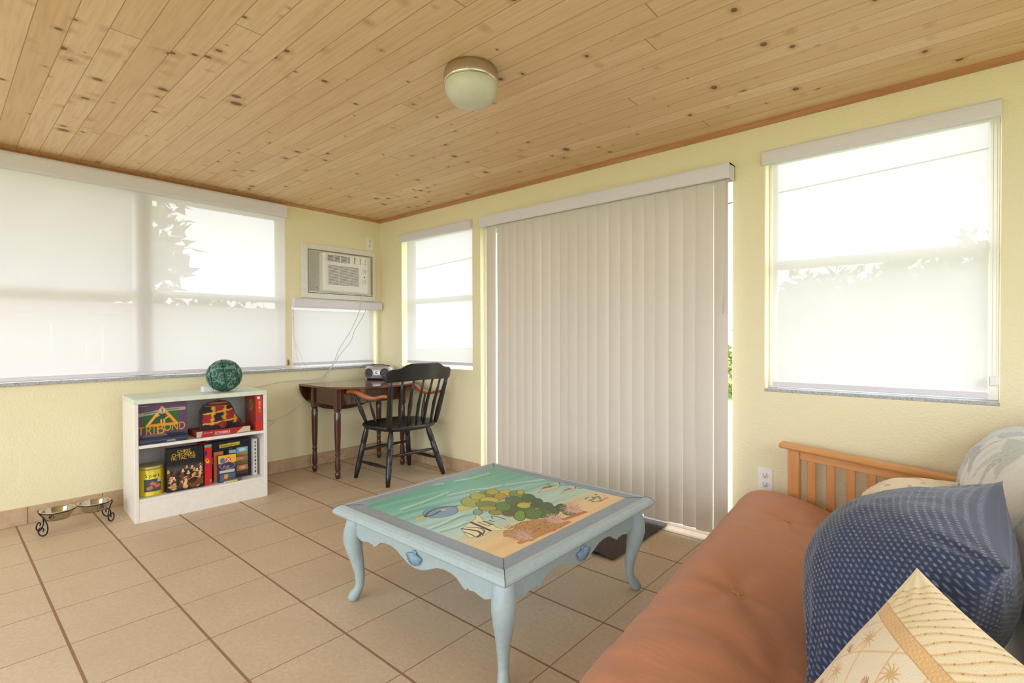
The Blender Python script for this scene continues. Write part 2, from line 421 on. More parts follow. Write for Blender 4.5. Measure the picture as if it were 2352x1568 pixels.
class Canvas:
    """a pattern drawn on a fine grid of vertices: the print, paint or weave of one surface"""
    def __init__(s, w, h, res, bg):
        s.w, s.h = w, h; s.nx, s.ny = max(2, int(w / res)), max(2, int(h / res))
        x = np.linspace(0, w, s.nx + 1); y = np.linspace(0, h, s.ny + 1)
        s.X, s.Y = np.meshgrid(x, y, indexing='ij'); s.c = np.zeros(s.X.shape + (3,)) + np.array(bg, float)
    def _box(s, P, pad):
        P = np.array(P, float); i0 = max(0, int((P[:, 0].min() - pad) / s.w * s.nx)); i1 = min(s.nx + 1, int((P[:, 0].max() + pad) / s.w * s.nx) + 2)
        j0 = max(0, int((P[:, 1].min() - pad) / s.h * s.ny)); j1 = min(s.ny + 1, int((P[:, 1].max() + pad) / s.h * s.ny) + 2)
        return slice(i0, max(i0, i1)), slice(j0, max(j0, j1))
    def put(s, a, b, m, col, al=1.0):
        if m.size == 0: return
        k = (m * al)[..., None]; s.c[a, b] = s.c[a, b] * (1 - k) + np.array(col, float) * k
    def poly(s, P, col, al=1.0, edge=None, ew=0.002):
        a, b = s._box(P, 0); X, Y = s.X[a, b], s.Y[a, b]; m = np.zeros(X.shape, bool); n = len(P)
        for i in range(n):
            (x1, y1), (x2, y2) = P[i], P[(i + 1) % n]
            if y1 == y2: continue
            m ^= ((Y > y1) != (Y > y2)) & (X < (x2 - x1) * (Y - y1) / (y2 - y1) + x1)
        s.put(a, b, m.astype(float), col, al)
        if edge is not None: s.stroke(list(P) + [P[0]], ew, edge)
    def stroke(s, P, wd, col, al=1.0, w2=None):
        n = len(P) - 1
        for i in range(n):
            r = wd if w2 is None else wd + (w2 - wd) * i / max(1, n)
            a, b = s._box([P[i], P[i + 1]], r); X, Y = s.X[a, b], s.Y[a, b]
            p, q = np.array(P[i], float), np.array(P[i + 1], float); d = q - p; L = max(d @ d, 1e-12)
            t = np.clip(((X - p[0]) * d[0] + (Y - p[1]) * d[1]) / L, 0, 1)
            D = np.hypot(X - p[0] - t * d[0], Y - p[1] - t * d[1])
            s.put(a, b, np.clip((r / 2 - D) / (r * 0.25 + 1e-9) + 0.5, 0, 1), col, al)
    def ell(s, cx, cy, rx, ry, rot, col, al=1.0, edge=None, ew=0.002):
        P = [(cx + rx * math.cos(t) * math.cos(rot) - ry * math.sin(t) * math.sin(rot), cy + rx * math.cos(t) * math.sin(rot) + ry * math.sin(t) * math.cos(rot)) for t in [2 * math.pi * i / 24 for i in range(24)]]
        s.poly(P, col, al, edge, ew)
    def lin(s):
        c = np.clip(s.c / 255, 0, 1); c = np.where(c <= 0.04045, c / 12.92, ((c + 0.055) / 1.055) ** 2.4)
        return np.concatenate([c, np.ones(c.shape[:2] + (1,))], 2).reshape(-1, 4)
    def flat(s, mb, o, ux, uy, mi):
        """lay the canvas as a flat grid onto mesh mb (origin o, unit axes ux, uy)"""
        o, ux, uy = np.array(o, float), np.array(ux, float), np.array(uy, float)
        V = o + s.X[..., None] * ux + s.Y[..., None] * uy
        n0 = len(mb.v); base = mb.col if mb.col is not None else np.tile([0.5, 0.5, 0.5, 1.0], (n0, 1))
        ny = s.ny + 1
        mb.v += [tuple(p) for p in V.reshape(-1, 3)]
        I, J = np.meshgrid(np.arange(s.nx), np.arange(s.ny), indexing='ij'); k = (n0 + I * ny + J).ravel()
        F = np.stack([k, k + ny, k + ny + 1, k + 1], 1).tolist()
        mb.f += F; mb.mi += [mi] * len(F); mb.sm += [False] * len(F); mb.col = np.concatenate([base, s.lin()])
        return mb

def npnoise(X, Y, seed=0):
    """cheap smooth noise from sines, about -1..1"""
    r = np.random.RandomState(seed); z = 0
    for i in range(9):
        a = r.uniform(0, 6.28); f = r.uniform(0.6, 2.6); z = z + np.sin(f * (X * math.cos(a) + Y * math.sin(a)) + r.uniform(0, 6.28)) / 3.0
    return z / 1.6

# ================================================================== THE ROOM
H = 2.276; WT = 0.15; XR = 5.6; YB = -4.7
def wall_with_holes(name, ax, pos, thick, u0, u1, z0, z1, holes, mat, label):
    """wall in the plane axis=pos, running u0..u1, thickness towards pos+thick, with rectangular holes"""
    us = sorted({u0, u1} | {h[0] for h in holes} | {h[1] for h in holes}); zs = sorted({z0, z1} | {h[2] for h in holes} | {h[3] for h in holes})
    P = (lambda u, z, d: (d, u, z)) if ax == 0 else (lambda u, z, d: (u, d, z))
    mb = MB(); inh = lambda u, z: any(h[0] < u < h[1] and h[2] < z < h[3] for h in holes)
    for i in range(len(us) - 1):
        for j in range(len(zs) - 1):
            a, b, c, d = us[i], us[i + 1], zs[j], zs[j + 1]
            if inh((a + b) / 2, (c + d) / 2): continue
            for dd in (pos, pos + thick): mb.add([P(a, c, dd), P(b, c, dd), P(b, d, dd), P(a, d, dd)], [(0, 1, 2, 3)])
    def ring(a, b, c, d):
        q = [(a, c), (b, c), (b, d), (a, d)]
        for k in range(4):
            (ua, za), (ub, zb) = q[k], q[(k + 1) % 4]
            mb.add([P(ua, za, pos), P(ub, zb, pos), P(ub, zb, pos + thick), P(ua, za, pos + thick)], [(0, 1, 2, 3)])
    ring(u0, u1, z0, z1)
    for h in holes: ring(*h)
    return tag(mb.build(name, mat), label, 'wall', kind='structure')

HL = [(-2.93, -0.95, 0.865, 2.16), (-0.885, -0.03, 0.865, 1.46), (-0.755, -0.10, 1.524, 1.907)]
HR = [(0.345, 1.293, 0.862, 2.08), (1.385, 3.342, -0.08, 2.07), (3.503, 4.408, 0.855, 2.10)]
HB = [(0.5, 5.0, 0.4, 2.12)]
HE = [(-4.2, -0.8, 0.9, 2.12)]
wall_with_holes('wall_left', 0, 0.0, -WT, YB, 0.0, -0.08, H, HL, M['wall'], 'pale yellow stucco wall with the wide window and air conditioner')
wall_with_holes('wall_right', 1, 0.0, WT, -WT, XR, -0.08, H, HR, M['wall'], 'pale yellow stucco wall with the sliding door and vertical blinds')
wall_with_holes('wall_near', 1, YB, -WT, -WT, XR + WT, -0.08, H, HB, M['wall'], 'pale yellow wall behind the viewer')
wall_with_holes('wall_far_right', 0, XR, WT, YB, WT, -0.08, H, HE, M['wall'], 'pale yellow wall behind the futon')
tag(MB().box((-WT, YB - WT, -0.1), (XR + WT, WT, 0)).build('floor', M['floor']), 'beige square ceramic tile floor with brown grout lines', 'floor', kind='structure')
tag(MB().box((-WT - 0.3, YB - WT, H), (XR + WT, WT + 0.3, H + 0.12)).build('ceiling', M['ceil']), 'knotty pine tongue and groove board ceiling', 'ceiling', kind='structure')
# crown strips
mb = MB(); mb.prism([(0, 0), (0.022, 0), (0.022, -0.012), (0.010, -0.026), (0, -0.026)], (0, YB, H), (1, 0, 0), (0, 0, 1), (0, -YB, 0))
tag(mb.build('trim_1', M['trimwood']), 'brown wooden crown strip above the wide window wall', 'trim', kind='structure')
mb = MB(); mb.prism([(0, 0), (-0.022, 0), (-0.022, -0.012), (-0.010, -0.028), (0, -0.028)], (0.0, 0, H), (0, 1, 0), (0, 0, 1), (XR, 0, 0))
tag(mb.build('trim_2', M['trimwood']), 'brown wooden crown strip above the sliding door wall', 'trim', kind='structure')
# tile baseboards
def baseboard(name, ax, segs, label):
    mb = MB()
    for a, b in segs:
        n = max(1, round((b - a) / T)); st = (b - a) / n
        for i in range(n):
            p, q = a + i * st + 0.0015, a + (i + 1) * st - 0.0015
            if ax == 0: mb.rbox((0, p, 0), (0.010, q, 0.105), 0.002)
            else: mb.rbox((p, -0.010, 0), (q, 0, 0.105), 0.002)
        if ax == 0: mb.box((0, a, 0), (0.007, b, 0.104), 1)
        else: mb.box((a, -0.007, 0), (b, 0, 0.104), 1)
    tag(mb.build(name, [M['base'], M['grout']]), label, 'baseboard', kind='structure')
baseboard('baseboard_left', 0, [(YB, -0.01)], 'beige tile baseboard under the wide window')
baseboard('baseboard_right', 1, [(0.0, 1.385), (3.342, XR)], 'beige tile baseboard either side of the sliding door')
# stone sill along left wall
tag(MB().rbox((-0.10, -2.95, 0.845), (0.022, -0.005, 0.866), 0.003).build('trim_3', M['stone']), 'grey speckled stone sill running under the wide window', 'window sill', kind='structure')
tag(MB().rbox((3.503, -0.002, 0.842), (4.408, 0.105, 0.856), 0.002).build('trim_4', M['stone']), 'grey stone sill under the right window', 'window sill', kind='structure')

# ------------------------------------------------------------------ windows
def window(name, ax, pos, u0, u1, z0, z1, mull, rail, label, fw=0.035, deep=0.0):
    """frame set in the wall depth; mull = list of mullion centres with width; rail = z of meeting rail"""
    t = thing(name, (pos, (u0 + u1) / 2, z0) if ax == 0 else ((u0 + u1) / 2, pos, z0), label, 'window', kind='structure')
    d0, d1 = pos - 0.02, pos + 0.02
    B = (lambda mb, a, b, c, d, e0=d0, e1=d1: mb.rbox((e0, a, c), (e1, b, d), 0.003)) if ax == 0 else (lambda mb, a, b, c, d, e0=d0, e1=d1: mb.rbox((a, e0, c), (b, e1, d), 0.003))
    fr = MB(); B(fr, u0, u0 + fw, z0, z1); B(fr, u1 - fw, u1, z0, z1); B(fr, u0 + fw, u1 - fw, z0, z0 + fw); B(fr, u0 + fw, u1 - fw, z1 - fw, z1)
    for c, wd in mull: B(fr, c - wd / 2, c + wd / 2, z0 + fw, z1 - fw, d0 + 0.001, d1 + 0.001 + deep)
    fr.build('window_frame', M['white'], t)
    if rail:
        for zr in rail:
            m = MB(); B(m, u0 + fw, u1 - fw, zr - 0.022, zr + 0.022, d0 - 0.006, d1 + 0.006 + deep * 0.55); m.build('meeting_rail', M['white'], t)
    ed = [u0 + fw] + sum([[c - wd / 2, c + wd / 2] for c, wd in mull], []) + [u1 - fw]
    ze = [z0 + fw] + (rail or []) + [z1 - fw]
    for i in range(0, len(ed), 2):
        for j in range(len(ze) - 1):
            m = MB()
            if ax == 0: m.box((pos - 0.002, ed[i], ze[j]), (pos + 0.002, ed[i + 1], ze[j + 1]))
            else: m.box((ed[i], pos - 0.002, ze[j]), (ed[i + 1], pos + 0.002, ze[j + 1]))
            m.build('pane', M['glass'], t)
    return t
window('window_1', 0, -0.085, -2.93, -0.95, 0.866, 2.16, [(-1.93, 0.10)], [1.45], 'wide white-framed double window behind the left roller shade', deep=0.062)
window('window_2', 0, -0.11, -0.885, -0.03, 0.866, 1.46, [], None, 'small white-framed window below the air conditioner')
window('window_3', 1, 0.125, 0.345, 1.293, 0.862, 2.08, [], [1.47], 'narrow white-framed window near the room corner')
window('window_4', 1, 0.11, 3.503, 4.408, 0.856, 2.10, [], [1.515], 'white-framed sash window to the right of the sliding door')
window('unseen_window_5', 1, YB - 0.08, 0.5, 5.0, 0.4, 2.12, [(2.0, 0.06), (3.5, 0.06)], None, 'unseen window behind the viewer, made wide to let in more sky light')  # out of view; put in and enlarged so sky light brightens the room
window('unseen_window_6', 0, XR + 0.08, -4.2, -0.8, 0.9, 2.12, [(-2.5, 0.06)], None, 'unseen window in the wall behind the futon, added to brighten the room')  # unseen opening added so more daylight reaches the floor and futon
# window sash member seen through big shade (post inside reveal between the two lights)
# ------------------------------------------------------------------ sliding door
t = thing('door_1', (2.36, 0.1, 0), 'white-framed sliding glass door behind the vertical blinds', 'door', kind='structure')
mb = MB(); mb.rbox((1.385, 0.05, 0), (1.43, 0.13, 2.07), 0.003); mb.rbox((3.322, 0.05, 0), (3.342, 0.13, 2.07), 0.003)
mb.rbox((1.43, 0.051, 2.03), (3.322, 0.129, 2.07), 0.003); mb.rbox((1.43, 0.005, -0.01), (3.322, 0.14, 0.018), 0.003); mb.build('door_frame', M['white'], t)
for a, b, y in ((1.43, 2.40, 0.10), (2.26, 3.225, 0.07)):
    m = MB(); m.rbox((a, y - 0.015, 0.022), (a + 0.05, y + 0.015, 2.03), 0.003); m.rbox((b - 0.05, y - 0.015, 0.022), (b, y + 0.015, 2.03), 0.003)
    m.rbox((a + 0.05, y - 0.0145, 0.023), (b - 0.05, y + 0.0145, 0.09), 0.003); m.rbox((a + 0.05, y - 0.0145, 1.97), (b - 0.05, y + 0.0145, 2.029), 0.003); s = m.build('sash', M['white'], t)
    MB().box((a + 0.05, y - 0.002, 0.09), (b - 0.05, y + 0.002, 1.97)).build('pane', M['glass'], t)
mb = MB(); mb.rbox((3.190, 0.03, 0.95), (3.208, 0.055, 1.12), 0.004); mb.build('door_handle', M['white'], t)

# ------------------------------------------------------------------ roller shades
def shade(name, ax, u0, u1, zt, zb, face, proj, cz0, cz1, cu, label, chain=None, wavy=0.0):
    """cassette from cz0..cz1 over cu=(a,b), sticking out proj from wall; cloth in plane 'face'"""
    s = 1 if ax == 0 else -1      # inward direction
    loc = (face, (u0 + u1) / 2, zb) if ax == 0 else ((u0 + u1) / 2, face, zb)
    t = thing(name, loc, label, 'window shade', 'roller shades')
    def P(u, d, z): return (d, u, z) if ax == 0 else (u, d, z)
    rows = []
    for i in range(25):
        z = zb + (zt - zb) * i / 24
        rows.append([P(u0 + (u1 - u0) * j / 12, face + 0.0015 * math.sin(j * 0.9) * (1 - i / 24.0) * s, z) for j in range(13)])
    MB().grid(rows, sm=True).build('shade_cloth', M['shade'], t)
    prof = [(0, cz0), (0, cz1), (proj * 0.75, cz1), (proj * 0.93, cz1 - 0.008), (proj, cz1 - 0.022), (proj, cz0 + 0.012), (proj * 0.93, cz0)]
    mb = MB()
    if ax == 0: mb.prism(prof, (0, cu[0], 0), (1, 0, 0), (0, 0, 1), (0, cu[1] - cu[0], 0))
    else: mb.prism([(-a, b) for a, b in prof], (cu[0], 0, 0), (0, 1, 0), (0, 0, 1), (cu[1] - cu[0], 0, 0))
    mb.build('cassette', M['cassette'], t)
    mb = MB(); mb.rbox(P(u0, face - 0.005, zb - 0.012), P(u1, face + 0.005, zb + 0.014), 0.003); mb.build('hem_bar', M['cassette'], t)
    if chain:
        cu_, cd, ct, cb = chain; mb = MB()
        mb.tube([P(cu_, cd, ct), P(cu_, cd, cb + 0.02), P(cu_ + 0.006, cd, cb), P(cu_ + 0.012, cd, cb + 0.02), P(cu_ + 0.012, cd, ct)], 0.0009, 5)
        n = int((ct - cb) / 0.012)
        for i in range(n): mb.lathe([(0, -0.0022), (0.0022, 0), (0, 0.0022)], P(cu_, cd, cb + 0.015 + i * 0.012), 6)
        mb.build('bead_chain', M['cassette'], t)
        mb = MB(); mb.rbox(P(cu_ - 0.010, cd - 0.008, cb - 0.03), P(cu_ + 0.022, cd + 0.010, cb + 0.012), 0.004); mb.build('chain_holder', M['white'], t)
    return t
shade('roller_shade', 0, -2.92, -0.945, 2.16, 0.885, 0.012, 0.068, 2.137, 2.240, (-2.99, -0.952),
      'very wide sheer white roller shade over the double window on the left wall')
shade('roller_shade', 0, -0.862, -0.058, 1.45, 0.900, -0.045, 0.055, 1.392, 1.470, (-0.885, -0.015),
      'short white roller shade directly under the air conditioner')
shade('roller_shade', 1, 0.405, 1.288, 2.04, 0.905, 0.018, -0.030 * -1, 2.021, 2.092, (0.335, 1.296),
      'narrow white roller shade between the room corner and the vertical blinds')
shade('roller_shade', 1, 3.535, 4.372, 2.05, 0.880, 0.040, 0.030, 2.036, 2.108, (3.497, 4.405),
      'tall sheer white roller shade with a bead chain, right of the sliding door', chain=(4.383, -0.004, 2.03, 0.955))
# small latch on wall pier, pull cords beside the little window
mb = MB(); mb.rbox((0.0, -0.930, 0.895), (0.008, -0.915, 0.945), 0.002); mb.tube([(0.008, -0.922, 0.93), (0.02, -0.922, 0.925), (0.02, -0.922, 0.905)], 0.003, 6)
tag(mb.build('cord_cleat', flat((150, 130, 90), 0.3, 0.8)), 'small brass cord cleat on the wall pier beside the wide window', 'cord cleat')
mb = MB()
mb.tube([(-0.02, -0.872, 1.40), (-0.01, -0.868, 1.15), (0.010, -0.845, 0.95), (0.026, -0.815, 0.84), (0.027, -0.812, 0.79)], 0.0014, 5)
mb.tube([(-0.02, -0.868, 1.40), (-0.005, -0.858, 1.10), (0.012, -0.800, 0.93), (0.026, -0.765, 0.86), (0.027, -0.76, 0.80)], 0.0014, 5)
tag(mb.build('pull_cord', M['cable']), 'thin white pull cord hanging at the left of the short shade', 'cord')

# ------------------------------------------------------------------ vertical blind
t = thing('vertical_blind', (2.42, -0.06, 0), 'closed ivory vertical blind covering the sliding glass door', 'blinds')
mb = MB(); pr = [(0, 1.985), (0, 2.07), (-0.07, 2.075), (-0.088, 2.068), (-0.09, 2.055), (-0.09, 1.99), (-0.084, 1.987), (-0.084, 2.06), (-0.006, 2.065), (-0.006, 1.985)]
mb.prism(pr, (1.455, 0, 0), (0, 1, 0), (0, 0, 1), (1.895, 0, 0)); mb.box((1.455, -0.086, 1.987), (1.459, 0, 2.07)); mb.box((3.346, -0.086, 1.987), (3.350, 0, 2.07))
mb.build('valance', M['cassette'], t)
MB().rbox((1.48, -0.062, 2.02), (3.34, -0.030, 2.05), 0.003).build('head_rail', M['white'], t)
edges = [1.505, 1.620, 1.668, 1.735, 1.812, 1.885, 1.960, 2.050, 2.130, 2.208, 2.276, 2.352, 2.429, 2.508, 2.592, 2.674, 2.757, 2.838, 2.912, 2.995, 3.082, 3.160]
def vane(xc, ang, zb, wd=0.089):
    c, s_ = math.cos(ang), math.sin(ang); rows = []
    for i in range(9):
        u = (i / 8 - 0.5) * wd; bow = 0.006 * (1 - (2 * i / 8 - 1) ** 2)
        rows.append((u, bow))
    pts = [(xc + u * c - b * s_, -0.048 + u * s_ + b * c * -1) for u, b in rows]
    back = [(x + 0.0007 * s_, y + 0.0012) for x, y in reversed(pts)]
    mb = MB(); mb.prism(pts + back, (0, 0, zb), (1, 0, 0), (0, 1, 0), (0, 0, 2.02 - zb), sm=False)
    return mb.build('vane', M['vane'], t)
for i, e in enumerate(edges):
    wob = 0.0
    a = math.radians(-9 + 2 * math.sin(i * 2.3))
    if i == 0: a = math.radians(-3)
    vane(e + 0.044, -a, 0.038 + 0.004 * math.sin(i * 1.7))
vane(3.256 + 0.038, math.radians(2), 0.036, 0.075)
MB().tube([(3.335, -0.088, 1.98), (3.333, -0.09, 1.6), (3.318, -0.088, 1.26)], 0.0035, 8).build('wand', M['vane'], t)

# ------------------------------------------------------------------ air conditioner in its wall frame
t = thing('air_conditioner', (0, -0.43, 1.48), 'white window air conditioner mounted high in the left wall beside the corner', 'air conditioner')
mb = MB()
a, b, c, d = -0.805, -0.068, 1.478, 1.955; ia, ib, ic, id_ = -0.752, -0.098, 1.524, 1.909
for q in (((0, ia, c), (0.0215, ib, ic)), ((0, ia, id_), (0.0215, ib, d)), ((0, a, c), (0.022, ia, d)), ((0, ib, c), (0.022, b, d))): mb.rbox(q[0], q[1], 0.002)
mb.build('surround', M['whitep'], t)
MB().box((-0.10, ia, ic), (-0.03, ib, id_)).build('recess_backing', M['dark'], t)
mb = MB(); mb.rbox((-0.03, -0.742, 1.535), (0.012, -0.605, 1.893), 0.003)
for i in range(6): mb.rbox((0.012, -0.735 + i * 0.011, 1.545), (0.016, -0.729 + i * 0.011, 1.885), 0.001)
mb.build('filler_panel', M['acg'], t)
MB().rbox((-0.03, -0.19, 1.538), (0.014, -0.116, 1.893), 0.002).build('filler_panel', M['acw'], t)
MB().rbox((-0.03, -0.742, 1.893), (0.016, -0.112, 1.900), 0.001).build('mounting_rail', M['acw'], t)
MB().rbox((-0.03, -0.742, 1.529), (0.018, -0.112, 1.538), 0.001).build('mounting_rail', M['acw'], t)
# housing
FX = 0.085
y0, y1 = -0.642, -0.186; z0, z1 = 1.538, 1.890
mb = MB(); mb.rbox((-0.09, y0, z0), (FX, y1, z1), 0.012); mb.build('housing', M['acw'], t)
g0, g1, gz0, gz1 = -0.612, -0.215, 1.808, 1.868
mb = MB(); mb.rbox((FX - 0.004, g0, gz0), (FX + 0.0008, g1, gz1), 0.0005); lv = mb.build('vent_opening', M['dark'], t)
mb = MB()
for i in range(6): mb.box((FX, g0, gz0 + 0.003 + i * 0.0105), (FX + 0.004, g1, gz0 + 0.008 + i * 0.0105))
for i in range(7): mb.box((FX, g0 + i * (g1 - g0 - 0.006) / 6, gz0), (FX + 0.005, g0 + 0.006 + i * (g1 - g0 - 0.006) / 6, gz1))
for i in range(3): mb.box((FX, g1 - 0.17 + i * 0.058, gz0), (FX + 0.003, g1 - 0.128 + i * 0.058, gz1), 0)
mb.build('vent_louvres', M['acw'], t)
h0, h1, hz0, hz1 = -0.597, -0.292, 1.598, 1.778
MB().rbox((FX - 0.004, h0, hz0), (FX + 0.0008, h1, hz1), 0.0005).build('grille_opening', M['dark'], t)
mb = MB()
for i in range(18): mb.box((FX, h0, hz0 + i * (hz1 - hz0) / 17.5), (FX + 0.003, h1, hz0 + 0.0062 + i * (hz1 - hz0) / 17.5))
for i in range(4): mb.box((FX, h0 + i * (h1 - h0 - 0.003) / 3, hz0), (FX + 0.0035, h0 + 0.003 + i * (h1 - h0 - 0.003) / 3, hz1))
mb.build('grille_slats', M['acw'], t)
RX = Matrix.Rotation(H90, 4, 'Y')
for zk in (1.745, 1.648):
    k = MB().lathe([(0, 0), (0.021, 0), (0.021, 0.003), (0.016, 0.004), (0.015, 0.014), (0, 0.015)], (FX, -0.232, zk), 24, mtx=RX); k.build('control_knob', M['acw'], t)
    MB().rbox((FX + 0.013, -0.235, zk - 0.013), (FX + 0.019, -0.229, zk + 0.013), 0.001).build('knob_ridge', M['acg'], t)
MB().lathe([(0, 0), (0.006, 0), (0.006, 0.003), (0, 0.003)], (FX, -0.232, 1.694), 12, mtx=RX).build('indicator', M['dark'], t)
MB().lathe([(0, 0), (0.004, 0), (0.004, 0.002), (0, 0.002)], (0.016, -0.668, 1.572), 12, mtx=RX).build('screw', M['dark'], t)
# outlet above it, outlet by futon
def outlet(name, ax, uc, zc, label):
    t = thing(name, (0, uc, zc) if ax == 0 else (uc, 0, zc), label, 'wall outlet', 'duplex wall outlets')
    def bx(mb, a, b, c, d, e0, e1):
        if ax == 0: mb.rbox((e0, a, c), (e1, b, d), 0.0015)
        else: mb.rbox((a, -e1, c), (b, -e0, d), 0.0015)
        return mb
    bx(MB(), uc - 0.037, uc + 0.037, zc - 0.060, zc + 0.060, 0, 0.006).build('cover_plate', M['white'], t)
    for dz in (-0.024, 0.024):
        f = MB(); R_ = RX if ax == 0 else Matrix.Rotation(H90, 4, 'X')
        f.lathe([(0, 0), (0.0165, 0), (0.0165, 0.0025), (0, 0.0028)], (0.006, uc, zc + dz) if ax == 0 else (uc, -0.006, zc + dz), 20, mtx=R_)
        f = f.build('socket_face', M['white'], t)
        m = MB(); bx(m, uc - 0.0075, uc - 0.0055, zc + dz - 0.002, zc + dz + 0.008, 0.008, 0.0095); bx(m, uc + 0.0055, uc + 0.0075, zc + dz - 0.002, zc + dz + 0.007, 0.008, 0.0095)
        bx(m, uc - 0.0025, uc + 0.0025, zc + dz - 0.011, zc + dz - 0.006, 0.008, 0.0095); m.build('slots', M['dark'], f)
outlet('wall_outlet', 1, 3.510, 0.373, 'white wall outlet beside the futon arm, low right of the sliding door')
outlet('wall_outlet', 0, -0.123, 2.035, 'white wall outlet high up near the corner above the air conditioner')

# cords
def cord(name, pts, r, label, mat='cable'):
    P = []
    n = len(pts)
    for i in range(n - 1):
        p0, p1, p2, p3 = [Vector(pts[max(0, min(n - 1, i + k))]) for k in (-1, 0, 1, 2)]
        for k in range(6):
            s = k / 6; P.append(0.5 * ((2 * p1) + (p2 - p0) * s + (2 * p0 - 5 * p1 + 4 * p2 - p3) * s * s + (3 * p1 - p0 - 3 * p2 + p3) * s ** 3))
    P.append(Vector(pts[-1]))
    return tag(MB().tube(P, r, 7).build(name, M[mat]), label, 'cord')
cord('extension_cable', [at(833, 676, 0, .07), at(826, 712, 0, .06), at(808, 755, 0, .05), at(780, 800, 0, .045), at(765, 835, 0, .04), at(742, 864, 0, .04), at(715, 872, 0, .03), (0.02, -0.90, 0.765), (0.015, -1.02, 0.757), (0.015, -1.16, 0.735), (0.05, -1.28, 0.72)], 0.0035,
     'white power cord looping from the air conditioner knob side down to the table and bookcase')
cord('extension_cable', [at(848, 692, 0, .03), at(836, 722, 0, .035), at(815, 758, 0, .03), at(805, 785, 0, .03), at(783, 812, 0, .03), at(766, 838, 0, .03), at(748, 862, 0, .03), (0.03, -0.66, 0.72), (0.03, -0.70, 0.66), (0.012, -0.80, 0.57), (0.012, -0.90, 0.50), (0.012, -1.02, 0.452), (0.014, -1.12, 0.442), (0.016, -1.17, 0.43), (0.016, -1.12, 0.405), (0.014, -1.07, 0.415), (0.014, -1.05, 0.44), (0.018, -1.12, 0.455), (0.02, -1.3, 0.45)], 0.0032,
     'white power cord passing behind the drop-leaf table to a small coil beside the bookcase')

# ------------------------------------------------------------------ ceiling light
LX, LY = 2.705, -1.388
t = thing('ceiling_light', (LX, LY, H), 'round flush ceiling light with brushed steel ring and frosted glass bowl', 'ceiling light')
MB().lathe([(0.100, 0), (0.108, -0.004), (0.110, -0.014), (0.114, -0.018), (0.114, -0.028), (0.117, -0.032), (0.117, -0.056), (0.114, -0.064), (0.108, -0.066), (0.10, -0.06)], (LX, LY, H), 64).build('steel_ring', M['steel'], t)
prof = [(0.108, -0.058), (0.111, -0.072), (0.112, -0.085), (0.106, -0.104), (0.092, -0.126), (0.072, -0.144), (0.046, -0.157), (0.02, -0.163), (0.0001, -0.164)]
mb = MB(); n = 144; vs = []; 
for r, z in prof:
    for j in range(n):
        k = r + (0.0007 * math.cos(j * math.pi) if 0.01 < r < 0.11 else 0); th = 2 * math.pi * j / n; vs.append((LX + k * math.cos(th), LY + k * math.sin(th), H + z))
mb.add(vs, [(i * n + j, i * n + (j + 1) % n, (i + 1) * n + (j + 1) % n, (i + 1) * n + j) for i in range(len(prof) - 1) for j in range(n)], 0, True)
mb.build('glass_bowl', M['frost'], t)
for k in range(3):
    th = math.radians(-52 + 120 * k); c, s_ = math.cos(th), math.sin(th)
    MB().tube([(LX + c * 0.115, LY + s_ * 0.115, H - 0.045), (LX + c * 0.126, LY + s_ * 0.126, H - 0.045)], [0.0045, 0.005], 10).build('thumb_screw', M['steel'], t)

# ------------------------------------------------------------------ coffee table
x0, x1, y0, y1, ZT = 2.247, 3.250, -1.785, -0.772, 0.41
cx, cy = (x0 + x1) / 2, (y0 + y1) / 2
t = thing('coffee_table', (cx, cy, 0), 'square pale blue coffee table with a painted undersea scene on top and curved legs', 'coffee table')
mb = MB()
rings = [(0.098, ZT), (0.040, ZT), (0.036, ZT + 0.003), (0.030, ZT + 0.0035), (0.018, ZT - 0.002), (0.008, ZT - 0.010), (0.002, ZT - 0.019), (0.0, ZT - 0.027), (0.004, ZT - 0.034), (0.012, ZT - 0.038), (0.04, ZT - 0.040)]
sm = []
for ins, z in rings: sm.append([(x0 + ins, y0 + ins, z), (x1 - ins, y0 + ins, z), (x1 - ins, y1 - ins, z), (x0 + ins, y1 - ins, z)])
fr = MB()
for k in range(4):
    k2 = (k + 1) % 4
    for i in range(len(rings) - 1):
        a, b, c, d = sm[i][k], sm[i][k2], sm[i + 1][k2], sm[i + 1][k]
        fr.add([a, b, c, d], [(3, 2, 1, 0)], 1 if i == 0 else 0, False)
fr.box((x0 + 0.03, y0 + 0.03, ZT - 0.040), (x1 - 0.03, y1 - 0.03, ZT - 0.004), 0)
fr.build('table_frame', [M['blue'], M['slate']], t)
# mitre cracks
for k in range(4):
    pts = [Vector(sm[i][k]) + Vector((0, 0, 0.0004)) for i in range(len(rings) - 3)]
    MB().tube(pts, 0.0009, 4).build('mitre_joint', M['dark'], t)
# the painted panel
px0, px1, py0, py1 = x0 + 0.098, x1 - 0.098, y0 + 0.098, y1 - 0.098
cv = Canvas(px1 - px0, py1 - py0, 0.0019, (130, 190, 180))
def Q(X_, Y_):
    p = at(860 + X_ / 3.794, 1060 + Y_ / 3.794, 2, ZT); return (p.x - px0, p.y - py0)
S_ = cv.X / cv.w; N_ = npnoise(cv.X * 7, cv.Y * 4, 3)
warp = S_ + 0.06 * npnoise(cv.X * 5, cv.Y * 3.2, 5) - 0.03 * cv.Y
stops = [(-.2, (92, 168, 150)), (0.12, (112, 184, 168)), (0.3, (134, 196, 186)), (0.52, (166, 208, 204)), (0.72, (184, 216, 206)), (0.82, (222, 208, 168)), (0.9, (234, 205, 156)), (1.2, (232, 200, 150))]
for ch in range(3): cv.c[..., ch] = np.interp(warp, [a for a, _ in stops], [b[ch] for _, b in stops])
st = npnoise(warp * 46, cv.Y * 4.2, 8); sea = np.clip((0.80 - warp) * 8, 0, 1)
k = (np.clip(st - 0.35, 0, 1) * 0.85 * sea)[..., None]; cv.c = cv.c * (1 - k) + np.array((214, 228, 220)) * k
